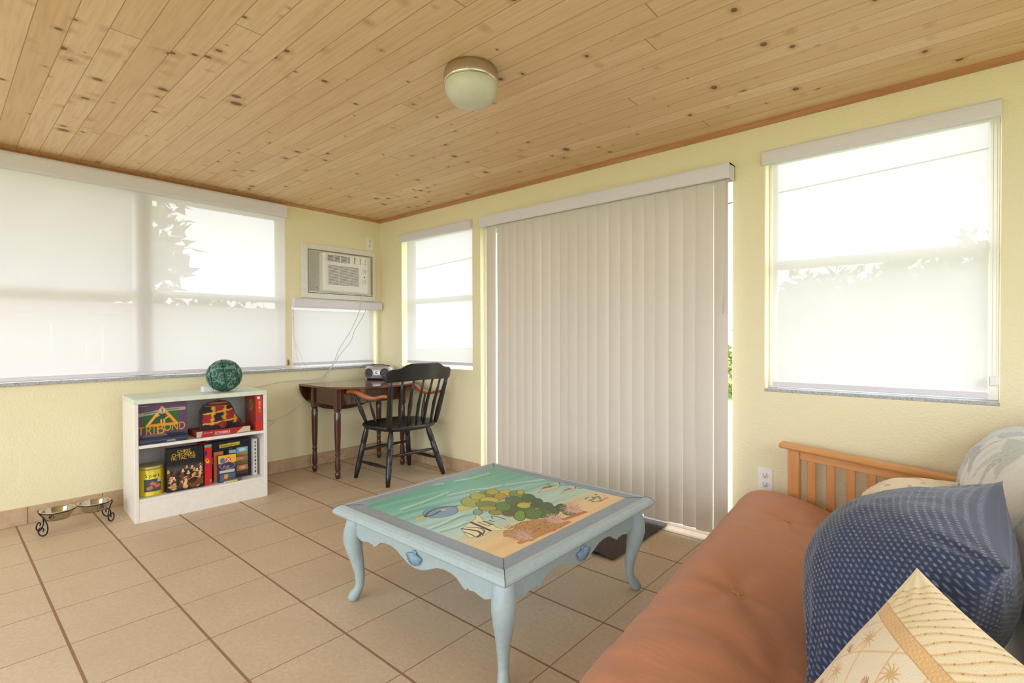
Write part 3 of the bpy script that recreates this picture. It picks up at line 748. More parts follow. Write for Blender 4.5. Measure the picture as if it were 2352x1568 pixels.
k = (np.clip(-st - 0.25, 0, 1) * 0.7 * sea)[..., None]; cv.c = cv.c * (1 - k) + np.array((72, 158, 134)) * k
k = (np.clip((0.97 - cv.Y / cv.h) * 10, 0, 1) * np.clip(npnoise(warp * 30, cv.Y * 7, 4), 0, 1) * (1 - sea) * 0.35)[..., None]; cv.c = cv.c * (1 - k) + np.array((214, 172, 120)) * k
for P in ([(230, 415), (420, 350), (640, 265)], [(640, 290), (780, 262), (860, 240), (980, 232), (1100, 205)], [(380, 210), (500, 205), (600, 190)], [(700, 170), (860, 140), (1000, 100)],
          [(480, 575), (600, 530), (760, 455)], [(560, 600), (700, 560), (790, 520)], [(1150, 200), (1350, 170), (1600, 140)]):
    cv.stroke([Q(*p) for p in P], 0.012, (212, 230, 222), 0.75); cv.stroke([Q(p[0] + 20, p[1] + 14) for p in P], 0.010, (84, 164, 142), 0.6)
GY = (196, 186, 66)
blobs = [(900, 440, 40, 26, (122, 168, 140)), (840, 350, 82, 48, (160, 170, 70)), (1000, 300, 110, 52, (118, 142, 58)), (900, 300, 70, 32, (176, 176, 62)), (1030, 262, 58, 26, (178, 172, 60)), (1145, 272, 62, 28, GY),
         (1095, 305, 56, 30, (184, 150, 56)), (1240, 285, 66, 36, (122, 146, 84)), (1272, 266, 34, 20, GY), (1000, 335, 86, 26, GY), (970, 372, 92, 30, (112, 134, 62)), (1215, 345, 78, 46, (84, 112, 66)),
         (1340, 318, 58, 38, (74, 104, 56)), (1180, 420, 150, 40, (92, 110, 50)), (1120, 392, 72, 44, (98, 132, 54)), (990, 408, 80, 22, (168, 156, 60)), (1310, 400, 90, 40, (86, 110, 62)), (1420, 360, 52, 42, (68, 96, 54)),
         (1305, 380, 62, 26, GY), (1500, 400, 60, 48, (72, 100, 56)), (1568, 430, 44, 44, (76, 104, 58)), (1630, 400, 48, 34, (62, 88, 60)), (1060, 442, 60, 22, (150, 146, 60)), (1180, 452, 66, 24, (104, 88, 62)),
         (1460, 450, 90, 42, (84, 112, 56)), (1380, 455, 90, 48, (92, 124, 58)), (1268, 470, 52, 46, (112, 158, 56)), (1700, 445, 60, 22, (104, 124, 70))]
for X_, Y_, rx, ry, c in blobs:
    P = [Q(X_ + rx * math.cos(t_) * (1 + 0.07 * math.sin(3 * t_ + X_)), Y_ + ry * math.sin(t_)) for t_ in [i * math.pi / 12 for i in range(24)]]
    cv.poly(P, c, 1.0, (60, 76, 44), 0.0034)
cor = [Q(*p) for p in [(1120, 615), (1165, 575), (1290, 520), (1400, 505), (1480, 495), (1600, 520), (1680, 522), (1600, 570), (1450, 640), (1380, 690), (1290, 700), (1180, 660), (1125, 650)]]
cv.stroke([Q(1270, 705), Q(1400, 655), Q(1560, 590), Q(1690, 525)], 0.022, (198, 112, 62), 0.85); cv.stroke([Q(1660, 500), Q(1760, 465), Q(1835, 438)], 0.022, (186, 98, 58), 0.85)
cv.poly(cor, (190, 142, 84)); rr = np.random.RandomState(2)
for i in range(420):
    X_, Y_ = rr.uniform(1120, 1690), rr.uniform(490, 700)
    if abs(Y_ - (620 - (X_ - 1120) * 0.17)) < 62: cv.ell(*Q(X_, Y_), 0.0032, 0.0032, 0, [(150, 96, 54), (120, 78, 52), (206, 160, 100)][i % 3], 0.85)
for (X_, Y_, L_) in ((1290, 640, 125), (1560, 495, 105), (1715, 405, 120)):
    cv.poly([Q(X_ - 40, Y_ + 20), Q(X_ + 10, Y_ - 18), Q(X_ + 60, Y_), Q(X_ + 110, Y_ + 30), Q(X_ + 40, Y_ + 45)], (222, 178, 158), 1, (110, 66, 60), 0.0015)
    for i in range(26):
        a_ = i * 2 * math.pi / 26 + 0.1; P = [Q(X_ + math.cos(a_) * L_ * r_ * (0.7 + 0.3 * ((i * 7) % 5) / 4) + 6 * math.sin(r_ * 7 + i), Y_ + math.sin(a_) * L_ * 0.42 * r_) for r_ in (0.15, 0.4, 0.7, 1.0)]
        cv.stroke(P, 0.0055, (96, 62, 60), 0.8, 0.003); cv.stroke(P, 0.0038, (236, 196, 178), 1.0, 0.0018)
cv.ell(*Q(820, 395), 0.0, 0.0, 0, GY)
cv.poly([Q(*p) for p in [(715, 385), (770, 380), (800, 392), (880, 402), (800, 420), (720, 430)]], (206, 196, 92), 1, (120, 110, 60), 0.002)
body = [Q(575 + 155 * math.cos(t_), 438 + 48 * math.sin(t_) - 14 * math.cos(t_)) for t_ in [i * math.pi / 16 for i in range(32)]]
cv.poly(body, (124, 156, 186), 1, (60, 80, 110), 0.003)
cv.poly([Q(338, 490), (Q(445, 470)), Q(446, 490), Q(372, 510)], (222, 196, 84), 1, (120, 104, 60), 0.002)
cv.stroke([Q(440, 478), Q(470, 440), Q(540, 408), Q(640, 390), Q(722, 386)], 0.010, (64, 68, 88)); cv.stroke([Q(450, 480), Q(510, 465), Q(572, 432)], 0.009, (64, 68, 88)); cv.ell(*Q(602, 418), 0.010, 0.010, 0, (232, 204, 78))
fish = [Q(*p) for p in [(760, 585), (800, 550), (850, 520), (880, 495), (888, 455), (920, 475), (955, 515), (1010, 530), (1062, 572), (1120, 588), (1180, 585), (1238, 558), (1200, 592), (1100, 600), (1010, 603), (960, 640), (890, 662), (825, 662), (785, 625)]]
cv.poly([Q(*p) for p in [(960, 500), (1020, 470), (1145, 478), (1220, 512), (1120, 560), (1040, 540)]], (188, 210, 196), 0.8)
cv.poly(fish, (234, 222, 180), 1, (96, 92, 84), 0.0022)
for P, wd in (([(762, 584), (830, 592), (900, 604), (930, 622), (915, 645), (895, 655)], 0.009), ([(800, 570), (880, 572), (935, 582), (962, 604), (940, 640)], 0.006), ([(842, 528), (900, 552), (1010, 600)], 0.012),
              ([(902, 524), (950, 545), (1005, 560)], 0.005), ([(945, 520), (990, 532), (1015, 548), (1035, 546)], 0.007), ([(1000, 512), (1045, 522)], 0.006), ([(1020, 474), (1080, 482), (1142, 502)], 0.005), ([(785, 612), (840, 632), (880, 655)], 0.005), ([(1020, 474), (1030, 500)], 0.004)):
    cv.stroke([Q(*p) for p in P], wd, (40, 40, 46))
for X_, Y_, k_ in ((1525, 232, 1.0), (1690, 252, 0.7)):
    cv.poly([Q(X_ - 100 * k_, Y_ + 38 * k_), Q(X_ - 60 * k_, Y_ + 2), Q(X_ + 20 * k_, Y_ - 24 * k_), Q(X_ + 95 * k_, Y_ - 32 * k_), Q(X_ + 80 * k_, Y_ - 6), Q(X_, Y_ + 18 * k_)], (220, 204, 152), 1, (84, 84, 78), 0.0022)
    cv.poly([Q(X_ - 72 * k_, Y_ + 8), Q(X_ - 50 * k_, Y_ - 12 * k_), Q(X_ + 80 * k_, Y_ - 34 * k_), Q(X_ + 10, Y_ - 8)], (104, 118, 120)); cv.stroke([Q(X_ - 20, Y_ - 34 * k_), Q(X_ + 20, Y_ - 20 * k_)], 0.007, (84, 92, 92))
    cv.stroke([Q(X_ + 85 * k_, Y_ - 50 * k_), Q(X_ + 95 * k_, Y_ - 30 * k_), Q(X_ + 165 * k_, Y_ - 27 * k_)], 0.006, (76, 82, 84))
cv.stroke([Q(1910, 348), Q(1960, 345), Q(2030, 312)], 0.014, (214, 140, 92), 0.9)
for i in range(26):
    a_ = i * 0.9; cv.ell(*Q(1920 + 86 * math.cos(a_) * ((i % 5 + 1) / 5), 318 + 28 * math.sin(a_ * 1.3) * ((i % 4 + 1) / 4) - 8 * math.cos(a_)), 0.006, 0.007, 0, [(112, 140, 96), (76, 100, 68), (190, 196, 150), (60, 80, 60)][i % 4])
cv.stroke([Q(2132, 300), Q(2146, 296), Q(2152, 303), Q(2175, 294)], 0.003, (90, 130, 110))
pm = MB(); pm.box((px0, py0, ZT - 0.004), (px1, py1, ZT - 0.0006), 1); cv.flat(pm, (px0, py0, ZT + 0.0002), (1, 0, 0), (0, 1, 0), 0)
tag(pm.build('painted_panel', [M['paint'], M['blue']], t), 'hand-painted panel with fish, green coral and turquoise sea')
# apron with scalloped lower edge, four sides
def apron_poly(L):
    P = [(0, 0), (L, 0)]
    half = [(0.0, -0.062), (0.02, -0.066), (0.045, -0.083), (0.075, -0.094), (0.10, -0.090), (0.125, -0.084), (0.150, -0.088), (0.155, -0.082), (0.165, -0.094), (0.185, -0.084), (0.21, -0.066), (0.235, -0.058), (0.275, -0.056), (0.315, -0.062), (0.35, -0.078), (0.385, -0.092), (0.41, -0.098), (L / 2, -0.100)]
    prof = half + [(L - u, z) for u, z in reversed(half[:-1])]
    return P + list(reversed(prof))
ins = 0.055; L = (x1 - x0) - 2 * ins - 0.02
for o, ux, uz in (((x0 + ins + .01, y0 + ins, ZT - .04), (1, 0, 0), (0, 0.02, 0)), ((x1 - ins, y0 + ins + .01, ZT - .04), (0, 1, 0), (-0.02, 0, 0)), ((x1 - ins - .01, y1 - ins, ZT - .04), (-1, 0, 0), (0, -0.02, 0)), ((x0 + ins, y1 - ins - .01, ZT - .04), (0, -1, 0), (0.02, 0, 0))):
    ap = MB().prism(apron_poly(L), o, ux, (0, 0, 1), uz).build('apron', M['blue'], t, bevel=0.002)
    c = Vector(o) + Vector(ux) * (L / 2); out = -Vector(uz).normalized(); ux_ = Vector(ux)
    sh = MB()
    for i in range(9):
        a_ = math.radians(-68 + i * 17) ; d_ = ux_ * math.sin(a_) + Vector((0, 0, -1)) * math.cos(a_)
        p0 = c + Vector((0, 0, -0.040)) + out * 0.004; p1 = p0 + d_ * 0.044
        sh.tube([p0, (p0 + p1) / 2 + out * 0.005, p1 + out * 0.001], [0.003, 0.006, 0.0075], 8)
    sh.tube([c + Vector((0, 0, -0.040)) + out * 0.001 - ux_ * 0.012, c + Vector((0, 0, -0.034)) + out * 0.003, c + Vector((0, 0, -0.040)) + out * 0.001 + ux_ * 0.012], 0.006, 8)
    tag(sh.build('shell_carving', M['shell'], t), 'darker blue carved scallop shell')
for sx, sy in ((-1, -1), (1, -1), (1, 1), (-1, 1)):
    bx, by = (x0 + 0.072 if sx < 0 else x1 - 0.072), (y0 + 0.072 if sy < 0 else y1 - 0.072); d_ = Vector((sx, sy, 0)).normalized()
    pf = [(ZT - 0.042, 0.0, 0.036), (0.33, 0.004, 0.038), (0.295, 0.012, 0.041), (0.26, 0.014, 0.040), (0.215, 0.006, 0.034), (0.165, -0.006, 0.027), (0.115, -0.016, 0.0215), (0.07, -0.016, 0.0185), (0.042, -0.006, 0.0195), (0.024, 0.008, 0.023), (0.010, 0.014, 0.0235), (0.0, 0.013, 0.019)]
    pts = [Vector((bx, by, z)) + d_ * o_ for z, o_, r in pf]
    lg = MB(); lg.tube(pts, [r for _, _, r in pf], 18); lg.build('leg', M['blue'], t)

# ------------------------------------------------------------------ bookcase
BR = math.atan2(0.045, 0.771)       # slight turn off the wall
bo = Vector((0.516, -2.109, 0)); bw = Vector((0.058, 0.998, 0)).normalized(); bd = Vector((-bw.y, bw.x, 0)); BZ = Vector((0, 0, 1))
BWD, BDP, BHT = 0.772, 0.395, 0.757
BM = Matrix(((bw.x, bd.x, 0, bo.x), (bw.y, bd.y, 0, bo.y), (0, 0, 1, 0), (0, 0, 0, 1)))    # local (along front, depth, up)
def bp(u, d, z): return BM @ Vector((u, d, z))
t = thing('bookcase', tuple(bo), 'low white two-shelf bookcase holding board games under the wide window', 'bookcase')
MB().rbox((0, 0, 0), (0.022, BDP, 0.727), 0.002, mtx=BM).build('side_panel', M['bcase'], t)
MB().rbox((BWD - 0.022, 0, 0), (BWD, BDP, 0.727), 0.002, mtx=BM).build('side_panel', M['bcase'], t)
mb = MB(); mb.rbox((-0.002, -0.002, 0.727), (BWD + 0.002, BDP, BHT), 0.003, mtx=BM); tag(mb.build('top', [M['bctop']], t), 'top board with a faint green tint')
MB().rbox((0.022, 0.004, 0.452), (BWD - 0.022, BDP - 0.01, 0.472), 0.002, mtx=BM).build('shelf', M['bcase'], t)
MB().rbox((0.022, 0.004, 0.125), (BWD - 0.022, BDP - 0.01, 0.143), 0.002, mtx=BM).build('shelf', M['bcase'], t)
MB().rbox((0.022, 0.002, 0.0), (BWD - 0.022, 0.018, 0.125), 0.001, mtx=BM).build('kickboard', M['bcase'], t)
MB().box((0.022, BDP - 0.008, 0.0), (BWD - 0.022, BDP - 0.001, 0.727), mtx=BM).build('back_panel', M['whitep'], t)

# ------------------------------------------------------------------ games
def game_box(name, u0, d0, z0, wd, dp, ht, body, label, front=None, left=None, top=None, rot=0.0, group='games and toys in the bookcase', cat='game box', res=0.0016):
    """box in bookcase coordinates; front/left/top are painter functions for printed faces"""
    base = bp(u0, d0, z0); t = thing(name, tuple(base), label, cat, group)
    LM = BM @ Matrix.Translation((u0, d0, z0)) @ Matrix.Rotation(rot, 4, 'Z')
    mb = MB(); mb.rbox((0, 0, 0), (wd, dp, ht), 0.0015, 0, mtx=LM); mb.col = np.tile([0.5, 0.5, 0.5, 1.0], (len(mb.v), 1))
    X3 = LM.to_3x3(); O = LM.translation; ux, uy, uz = X3 @ Vector((1, 0, 0)), X3 @ Vector((0, 1, 0)), X3 @ Vector((0, 0, 1))
    if front: c = Canvas(wd - .002, ht - .002, res, (200, 200, 200)); front(c); c.flat(mb, O - uy * 0.0004 + ux * .001 + uz * .001, ux, uz, 1)
    if left: c = Canvas(dp - .002, ht - .002, res, (200, 200, 200)); left(c); c.flat(mb, O - ux * 0.0004 + uy * (dp - .001) + uz * .001, -uy, uz, 1)
    if top: c = Canvas(wd - .002, dp - .002, res, (200, 200, 200)); top(c); c.flat(mb, O + uz * (ht + 0.0004) + ux * .001 + uy * .001, ux, uy, 1)
    mb.build('carton', [flat(body), M['print']], t)
    return t, O, ux, uy, uz

def f_tri(c):
    W_, H_ = c.w, c.h; c.c[:] = (92, 68, 98)
    c.poly([(0.10 * W_, 0.28 * H_), (0.83 * W_, 0.28 * H_), (0.83 * W_, 0.80 * H_), (0.10 * W_, 0.80 * H_)], (34, 104, 40))
    T0, TL, TR = (0.50 * W_, 0.86 * H_), (0.20 * W_, 0.42 * H_), (0.80 * W_, 0.42 * H_)
    c.poly([T0, TL, TR], (44, 84, 62))
    c.stroke([T0, TL, TR, T0], 0.026, (96, 56, 24)); c.stroke([T0, TL, TR, T0], 0.018, (222, 160, 52)); c.stroke([T0, TL], 0.006, (240, 214, 120))
    for p, q in (((0.33, 0.62), (0.43, 0.67)), ((0.67, 0.64), (0.57, 0.58)), ((0.48, 0.42), (0.48, 0.55)), ((0.54, 0.42), (0.54, 0.55))): c.stroke([(p[0] * W_, p[1] * H_), (q[0] * W_, q[1] * H_)], 0.010, (228, 178, 66))
    c.stroke([(0.0, 0.70 * H_), (0.12 * W_, 0.72 * H_), (0.3 * W_, 0.74 * H_), (0.5 * W_, 0.79 * H_), (0.7 * W_, 0.80 * H_), (0.95 * W_, 0.80 * H_)], 0.020, (176, 168, 140))
    c.stroke([(0.14 * W_, 0.73 * H_), (0.38 * W_, 0.76 * H_)], 0.006, (110, 104, 96)); c.stroke([(0.60 * W_, 0.80 * H_), (0.84 * W_, 0.80 * H_)], 0.006, (110, 104, 96))
    c.ell(0.5 * W_, 0.78 * H_, 0.019, 0.019, 0, (206, 200, 176), 1, (196, 130, 60), 0.003)
    c.poly([(0, 0), (W_, 0), (W_, 0.17 * H_), (0.6 * W_, 0.20 * H_), (0.3 * W_, 0.17 * H_), (0, 0.10 * H_)], (42, 44, 62))
    c.ell(0.36 * W_, 0.155 * H_, 0.065, 0.015, 0, (120, 118, 112), 0.8)
    c.stroke([(0.02 * W_, 0.93 * H_), (0.22 * W_, 0.93 * H_)], 0.003, (200, 190, 200), 0.8)
tb, O, ux, uy, uz = game_box('party_game_box', 0.024, 0.075, 0.4735, 0.268, 0.055, 0.25, (70, 52, 78), 'square purple trivia game box with a golden triangle, standing on the upper shelf', front=f_tri)
F0 = lambda u, z, k=0.0012: O + ux * u + uz * z - uy * k
text('TRI', 0.076, F0(0.002, 0.050), ux, uz + ux * 0.03, flat((226, 142, 44)), tb, sx=0.86)
text('B', 0.100, F0(0.098, 0.048), ux, uz, flat((230, 152, 48)), tb, sx=0.9)
text('OND', 0.074, F0(0.141, 0.062), ux, uz, flat((228, 160, 52)), tb, sx=0.69)
text('3', 0.034, F0(0.1245, 0.182, 0.0014), ux, uz, flat((30, 30, 36)), tb)
def f_case(c): c.c[:] = (44, 50, 74); c.stroke([(0, c.h * .55), (c.w, c.h * .55)], 0.002, (120, 128, 150)); c.poly([(c.w * .55, .004), (c.w * .78, .004), (c.w * .74, .013), (c.w * .59, .013)], (150, 150, 150))
game_box('flat_game_case', 0.026, 0.012, 0.4735, 0.252, 0.060, 0.034, (40, 44, 66), 'flat navy blue case lying in front of the purple trivia game', front=f_case, cat='case')
# flat red word game, with the checked bag on it
def f_scr(c):
    c.c[:] = (172, 44, 40); c.poly([(0, 0), (0.025, 0), (0.035, c.h), (0, c.h)], (196, 178, 160)); c.poly([(c.w * .72, 0), (c.w, 0), (c.w, c.h), (c.w * .86, c.h)], (206, 190, 166))
    c.stroke([(c.w * .3, .006), (c.w * .62, .006)], 0.002, (226, 190, 180))
sb, O, ux, uy, uz = game_box('word_game_box', 0.335, 0.020, 0.4735, 0.335, 0.19, 0.040, (150, 46, 42), 'flat red word game box lying on the upper shelf under the checked bag', front=f_scr, rot=0.03)
text('SCRABBLE', 0.021, O + ux * 0.108 + uz * 0.013 - uy * 0.0012, ux, uz, flat((236, 232, 226)), sb)
text("LET'S LOOK", 0.010, O + ux * 0.042 + uz * 0.022 - uy * 0.0012, ux, uz, flat((226, 200, 190)), sb)
# soft checked bag: a domed shell with a flared brim to the right
t = thing('checked_bag', tuple(bp(0.50, 0.11, 0.514)), 'soft domed bag in red, black and yellow checks on top of the red word game', 'bag', 'games and toys in the bookcase')
prof = [(-0.112, 0.0), (-0.118, 0.06), (-0.115, 0.12), (-0.10, 0.155), (-0.06, 0.180), (0.0, 0.190), (0.045, 0.184), (0.075, 0.165), (0.092, 0.13), (0.105, 0.085), (0.135, 0.05), (0.150, 0.022), (0.135, 0.0)]
NU, NV = 60, 60; rows = []; cols = []
import bisect
zmax = [p for p in prof]
def halfw(z):
    l = np.interp(z, [0, .06, .12, .155, .18, .19], [-.112, -.118, -.115, -.10, -.06, -.0]); r = np.interp(z, [0, .022, .05, .085, .13, .165, .184, .19], [.135, .150, .135, .105, .092, .075, .045, .001]); return l, r
for i in range(NU + 1):
    z = 0.19 * (1 - (1 - i / NU) ** 1.7); l, r = halfw(z); row = []
    for j in range(NV):
        th = 2 * math.pi * j / NV; cc, ss = math.cos(th), math.sin(th)
        u = (l + r) / 2 + (r - l) / 2 * (abs(cc) ** 0.75) * (1 if cc > 0 else -1); dd = 0.075 * (1 - 0.55 * (z / 0.19) ** 2) * (abs(ss) ** 0.8) * (1 if ss > 0 else -1)
        row.append(bp(0.49 + u, 0.115 + dd, 0.5145 + z)); y_ = u; zz = z
        g1 = (u + 0.12 + 0.15 * (0.1 - z)) / 0.072; g2 = (z + 0.02 - 0.12 * u) / 0.068
        c = (150, 34, 38) if (int(math.floor(g1)) + int(math.floor(g2))) % 2 else (34, 28, 34)
        if min(g1 % 1, 1 - g1 % 1) < 0.11 or min(g2 % 1, 1 - g2 % 1) < 0.07: c = (206, 160, 46)
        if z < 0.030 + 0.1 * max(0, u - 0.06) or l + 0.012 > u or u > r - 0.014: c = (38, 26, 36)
        if z > 0.15 and c != (38, 26, 36): c = (150, 78, 40) if int(z * 90) % 2 else (60, 36, 34)
        cols.append(c)
    rows.append(row)
mb = MB(); mb.grid(rows, closev=True); cc = np.array(cols, float) / 255; cc = np.where(cc < .04, cc / 12.92, ((cc + .055) / 1.055) ** 2.4); mb.col = np.concatenate([cc, np.ones((len(cc), 1))], 1)
mb.build('bag_body', M['cloth'], t)
mb = MB(); mb.lathe([(0.0001, -0.024), (0.012, -0.021), (0.021, -0.012), (0.024, 0), (0.021, 0.012), (0.012, 0.021), (0.0001, 0.024)], bp(0.495, 0.030, 0.542), 20); mb.build('red_pompom', flat((132, 40, 34), 0.9), t)
# standing red box on the right, cover to the left, spine to the front
def f_red(c):
    c.c[:] = (146, 38, 32); n_ = npnoise(c.X * 120, c.Y * 120, 11); k_ = (np.clip(n_, 0, 1) * np.clip(1.1 - c.Y / c.h * 1.6, 0, 1) * .7)[..., None]; c.c = c.c * (1 - k_) + np.array((196, 120, 70)) * k_
    X0, Y0 = c.w * .55, c.h * .70
    for i in range(12): c.stroke([(X0, Y0), (X0 + .036 * math.cos(i * .5236), Y0 + .036 * math.sin(i * .5236))], 0.008, (206, 160, 40), 1, 0.003)
    c.ell(X0, Y0, 0.024, 0.026, 0, (72, 112, 40))
def f_red2(c):
    c.c[:] = (206, 46, 36); c.poly([(0.01, c.h * .9), (c.w - .014, c.h * .9), (c.w - .014, c.h * .97), (0.01, c.h * .97)], (226, 222, 216)); c.ell(c.w * .6, c.h * .55, .009, .012, 0, (120, 140, 40)); c.ell(c.w * .5, c.h * .34, .009, .012, 0, (70, 100, 170))
    for i in range(7): c.stroke([(c.w * .45, c.h * (.62 + .035 * i)), (c.w * .75, c.h * (.62 + .035 * i))], 0.003, (238, 214, 170))
game_box('puzzle_box', 0.700, 0.012, 0.4735, 0.043, 0.22, 0.250, (180, 44, 36), 'bright red box standing at the right end of the upper shelf, narrow spine forward', front=f_red2, left=f_red)

# lower shelf
def f_tinlabel(): pass
t = thing('biscuit_tin', tuple(bp(0.098, 0.11, 0.1445)), 'yellow cylindrical tin at the left of the lower shelf', 'tin', 'games and toys in the bookcase')
TR_, TH_ = 0.073, 0.185; tc = bp(0.098, 0.105, 0.1445)
MB().lathe([(0.0, 0), (TR_, 0), (TR_ + .001, 0.003), (TR_, 0.006), (TR_, TH_ - 0.022), (TR_ - 0.003, TH_ - 0.018), (0.0, TH_ - 0.018)], tc, 48).build('tin_body', flat((214, 196, 40), 0.3, 0.2), t)
MB().lathe([(TR_ - .004, TH_ - 0.024), (TR_ + 0.002, TH_ - 0.022), (TR_ + 0.002, TH_ - 0.002), (TR_ - 0.004, TH_), (0.0, TH_ - 0.001)], tc, 48).build('lid', [flat((184, 176, 110), 0.3, 0.4)], t)
fd = (Vector((CAMP.x, CAMP.y, 0)) - Vector((tc.x, tc.y, 0))).normalized(); fa = math.atan2(fd.y, fd.x)
pic = Canvas(1.0, 1.0, 0.02, (70, 78, 96))
for X_, Y_, r_ in ((.32, .30, .5), (.52, .62, -.6), (.78, .42, .3)): pic.poly([(X_ + .17 * math.cos(r_) - .12 * s_ * math.sin(r_), Y_ + .17 * math.sin(r_) + .12 * s_ * math.cos(r_)) for s_ in (-1, 1)] + [(X_ - .17 * math.cos(r_) - .12 * s_ * math.sin(r_), Y_ - .17 * math.sin(r_) + .12 * s_ * math.cos(r_)) for s_ in (1, -1)], (206, 120, 78))
pic.poly([(.75, .72), (1, .72), (1, 1), (.78, 1)], (190, 194, 200))
mb = MB(); rows = []
for i in range(pic.nx + 1):
    a_ = fa - 0.45 + 1.25 * i / pic.nx; rows.append([(tc.x + (TR_ + .0012) * math.cos(a_), tc.y + (TR_ + .0012) * math.sin(a_), tc.z + 0.028 + 0.078 * j / pic.ny) for j in range(pic.ny + 1)])
mb.grid(rows); mb.col = pic.lin(); mb.build('picture_label', M['print'], t)
for i, ch in enumerate('Sport'):
    a_ = fa - 0.38 + i * 0.24 + (0.0, 0.05, 0.03, 0.0, -0.04)[i]; o = Vector((tc.x + (TR_ + .001) * math.cos(a_), tc.y + (TR_ + .001) * math.sin(a_), tc.z + 0.118))
    text(ch, 0.031, o, (-math.sin(a_), math.cos(a_), 0), (0, 0, 1), flat((40, 36, 30)), t, sx=0.85)

def f_chess(c):
    W_, H_ = c.w, c.h; c.c[:] = (26, 26, 30); r = np.random.RandomState(4)
    k_ = (np.clip((H_ * .64 - c.Y) / 0.04, 0, 1) * np.clip((c.Y - H_ * .42) / .03, 0, 1) * .6)[..., None]; c.c = c.c * (1 - k_) + np.array((120, 120, 118)) * k_
    for i in range(7):
        for j in range(6):
            x_, y_ = W_ * (0.02 + .16 * i + .08 * (j % 2)), H_ * (.06 + .055 * j); c.poly([(x_ - .018, y_), (x_, y_ + .009), (x_ + .018, y_), (x_, y_ - .009)], (214, 166, 116) if (i + j) % 2 else (60, 38, 26))
    for i in range(46):
        y_ = H_ * (.52 - .44 * i / 46); x_ = W_ * r.uniform(.03, .95); s = .010 + .006 * i / 46; cl = [(220, 176, 128), (196, 146, 98), (92, 58, 40)][i % 3] if x_ > W_ * .3 or i % 2 else (86, 56, 40)
        c.ell(x_, y_, s, s * .55, 0, cl, 1, (50, 32, 24), .0015); c.ell(x_, y_ + s * .6, s * .55, s * .5, 0, cl); c.ell(x_, y_ + s * 1.15, s * .45, s * .42, 0, tuple(min(255, q + 18) for q in cl))
    c.poly([(W_ * .55, H_ * .12), (W_ * .98, H_ * .26), (W_ * .98, H_ * .1), (W_ * .7, 0.004)], (112, 66, 36)); c.ell(W_ * .7, H_ * .2, .03, .016, .3, (60, 32, 22))
cb, O, ux, uy, uz = game_box('chess_game_box', 0.172, 0.035, 0.1445, 0.205, 0.045, 0.278, (24, 24, 28), 'tall black box with yellow lettering and chess pieces on the lower shelf', front=f_chess)
for s, z, o_ in (('CHESS', 0.246, 0.056), ('CHECKERS', 0.224, 0.026), ('TIC TAC TOE', 0.202, 0.020)):
    text(s, 0.027, O + ux * o_ + uz * z - uy * 0.0012, ux, uz, flat((220, 182, 50)), cb, sx=0.98 if len(s) < 10 else 0.86)
def f_parrot(c):
    c.c[:] = (200, 34, 40); c.poly([(0, c.h * .94), (c.w, c.h * .94), (c.w, c.h), (0, c.h)], (110, 170, 160)); c.poly([(0, c.h * .72), (c.w * .35, c.h * .76), (c.w * .35, c.h * .86), (0, c.h * .84)], (40, 56, 110))
    c.ell(c.w * .38, c.h * .60, .011, .019, .3, (226, 170, 40)); c.ell(c.w * .38, c.h * .62, .004, .004, 0, (30, 30, 40)); c.stroke([(c.w * .1, c.h * .5), (c.w * .5, c.h * .5)], .006, (40, 90, 130)); c.ell(c.w * .85, c.h * .1, .006, .009, 0, (90, 150, 150))
game_box('card_game_box', 0.386, 0.045, 0.1445, 0.044, 0.18, 0.272, (190, 36, 40), 'narrow red box standing between the chess box and the navy puzzle box', front=f_parrot)
def f_puz(c):
    W_, H_ = c.w, c.h; c.c[:] = (30, 30, 42)
    def pic(x0, y0, x1, y1, sky, gnd, hot=None):
        c.poly([(x0, y0), (x1, y0), (x1, y1), (x0, y1)], sky); c.poly([(x0, y0), (x1, y0), (x1, y0 + (y1 - y0) * .45), (x0, y0 + (y1 - y0) * .35)], gnd)
        if hot: c.ell((x0 + x1) / 2, y0 + (y1 - y0) * .7, (x1 - x0) * .3, (y1 - y0) * .18, 0, hot, .9)
    pic(W_ * .45, H_ * .56, W_ * .62, H_ * .74, (150, 180, 200), (120, 120, 80)); pic(W_ * .64, H_ * .56, W_ * .92, H_ * .78, (120, 170, 200), (150, 140, 70), (200, 220, 230))
    pic(W_ * .45, H_ * .32, W_ * .92, H_ * .55, (160, 120, 110), (110, 110, 70), (236, 160, 90)); pic(W_ * .45, H_ * .07, W_ * .62, H_ * .31, (110, 140, 160), (70, 80, 60)); pic(W_ * .64, H_ * .07, W_ * .92, H_ * .31, (190, 130, 90), (80, 64, 60), (240, 180, 120))
    pic(W_ * .04, H_ * .35, W_ * .38, H_ * .62, (226, 130, 90), (90, 70, 60)); c.poly([(W_ * .22, H_ * .83), (W_ * .72, H_ * .85), (W_ * .72, H_ * .94), (W_ * .22, H_ * .92)], (206, 186, 60))
pb, O, ux, uy, uz = game_box('jigsaw_puzzle_box', 0.436, 0.110, 0.1445, 0.262, 0.050, 0.270, (28, 28, 40), 'large navy jigsaw box with landscape pictures at the right of the lower shelf', front=f_puz)
text('PUZZLE SET OF 10', 0.015, O + ux * 0.068 + uz * 0.230 - uy * 0.0012, ux, uz, flat((30, 30, 36)), pb)
text('10', 0.018, O + ux * 0.118 + uz * 0.203 - uy * 0.0012, ux, uz, flat((150, 120, 60)), pb)
def f_wh(c):
    c.c[:] = (206, 204, 200)
    for i in range(9): c.poly([(c.w * .3, c.h * (.08 + .1 * i)), (c.w * .75, c.h * (.08 + .1 * i)), (c.w * .75, c.h * (.14 + .1 * i)), (c.w * .3, c.h * (.14 + .1 * i))], [(70, 74, 90), (150, 110, 90), (100, 120, 130)][i % 3])
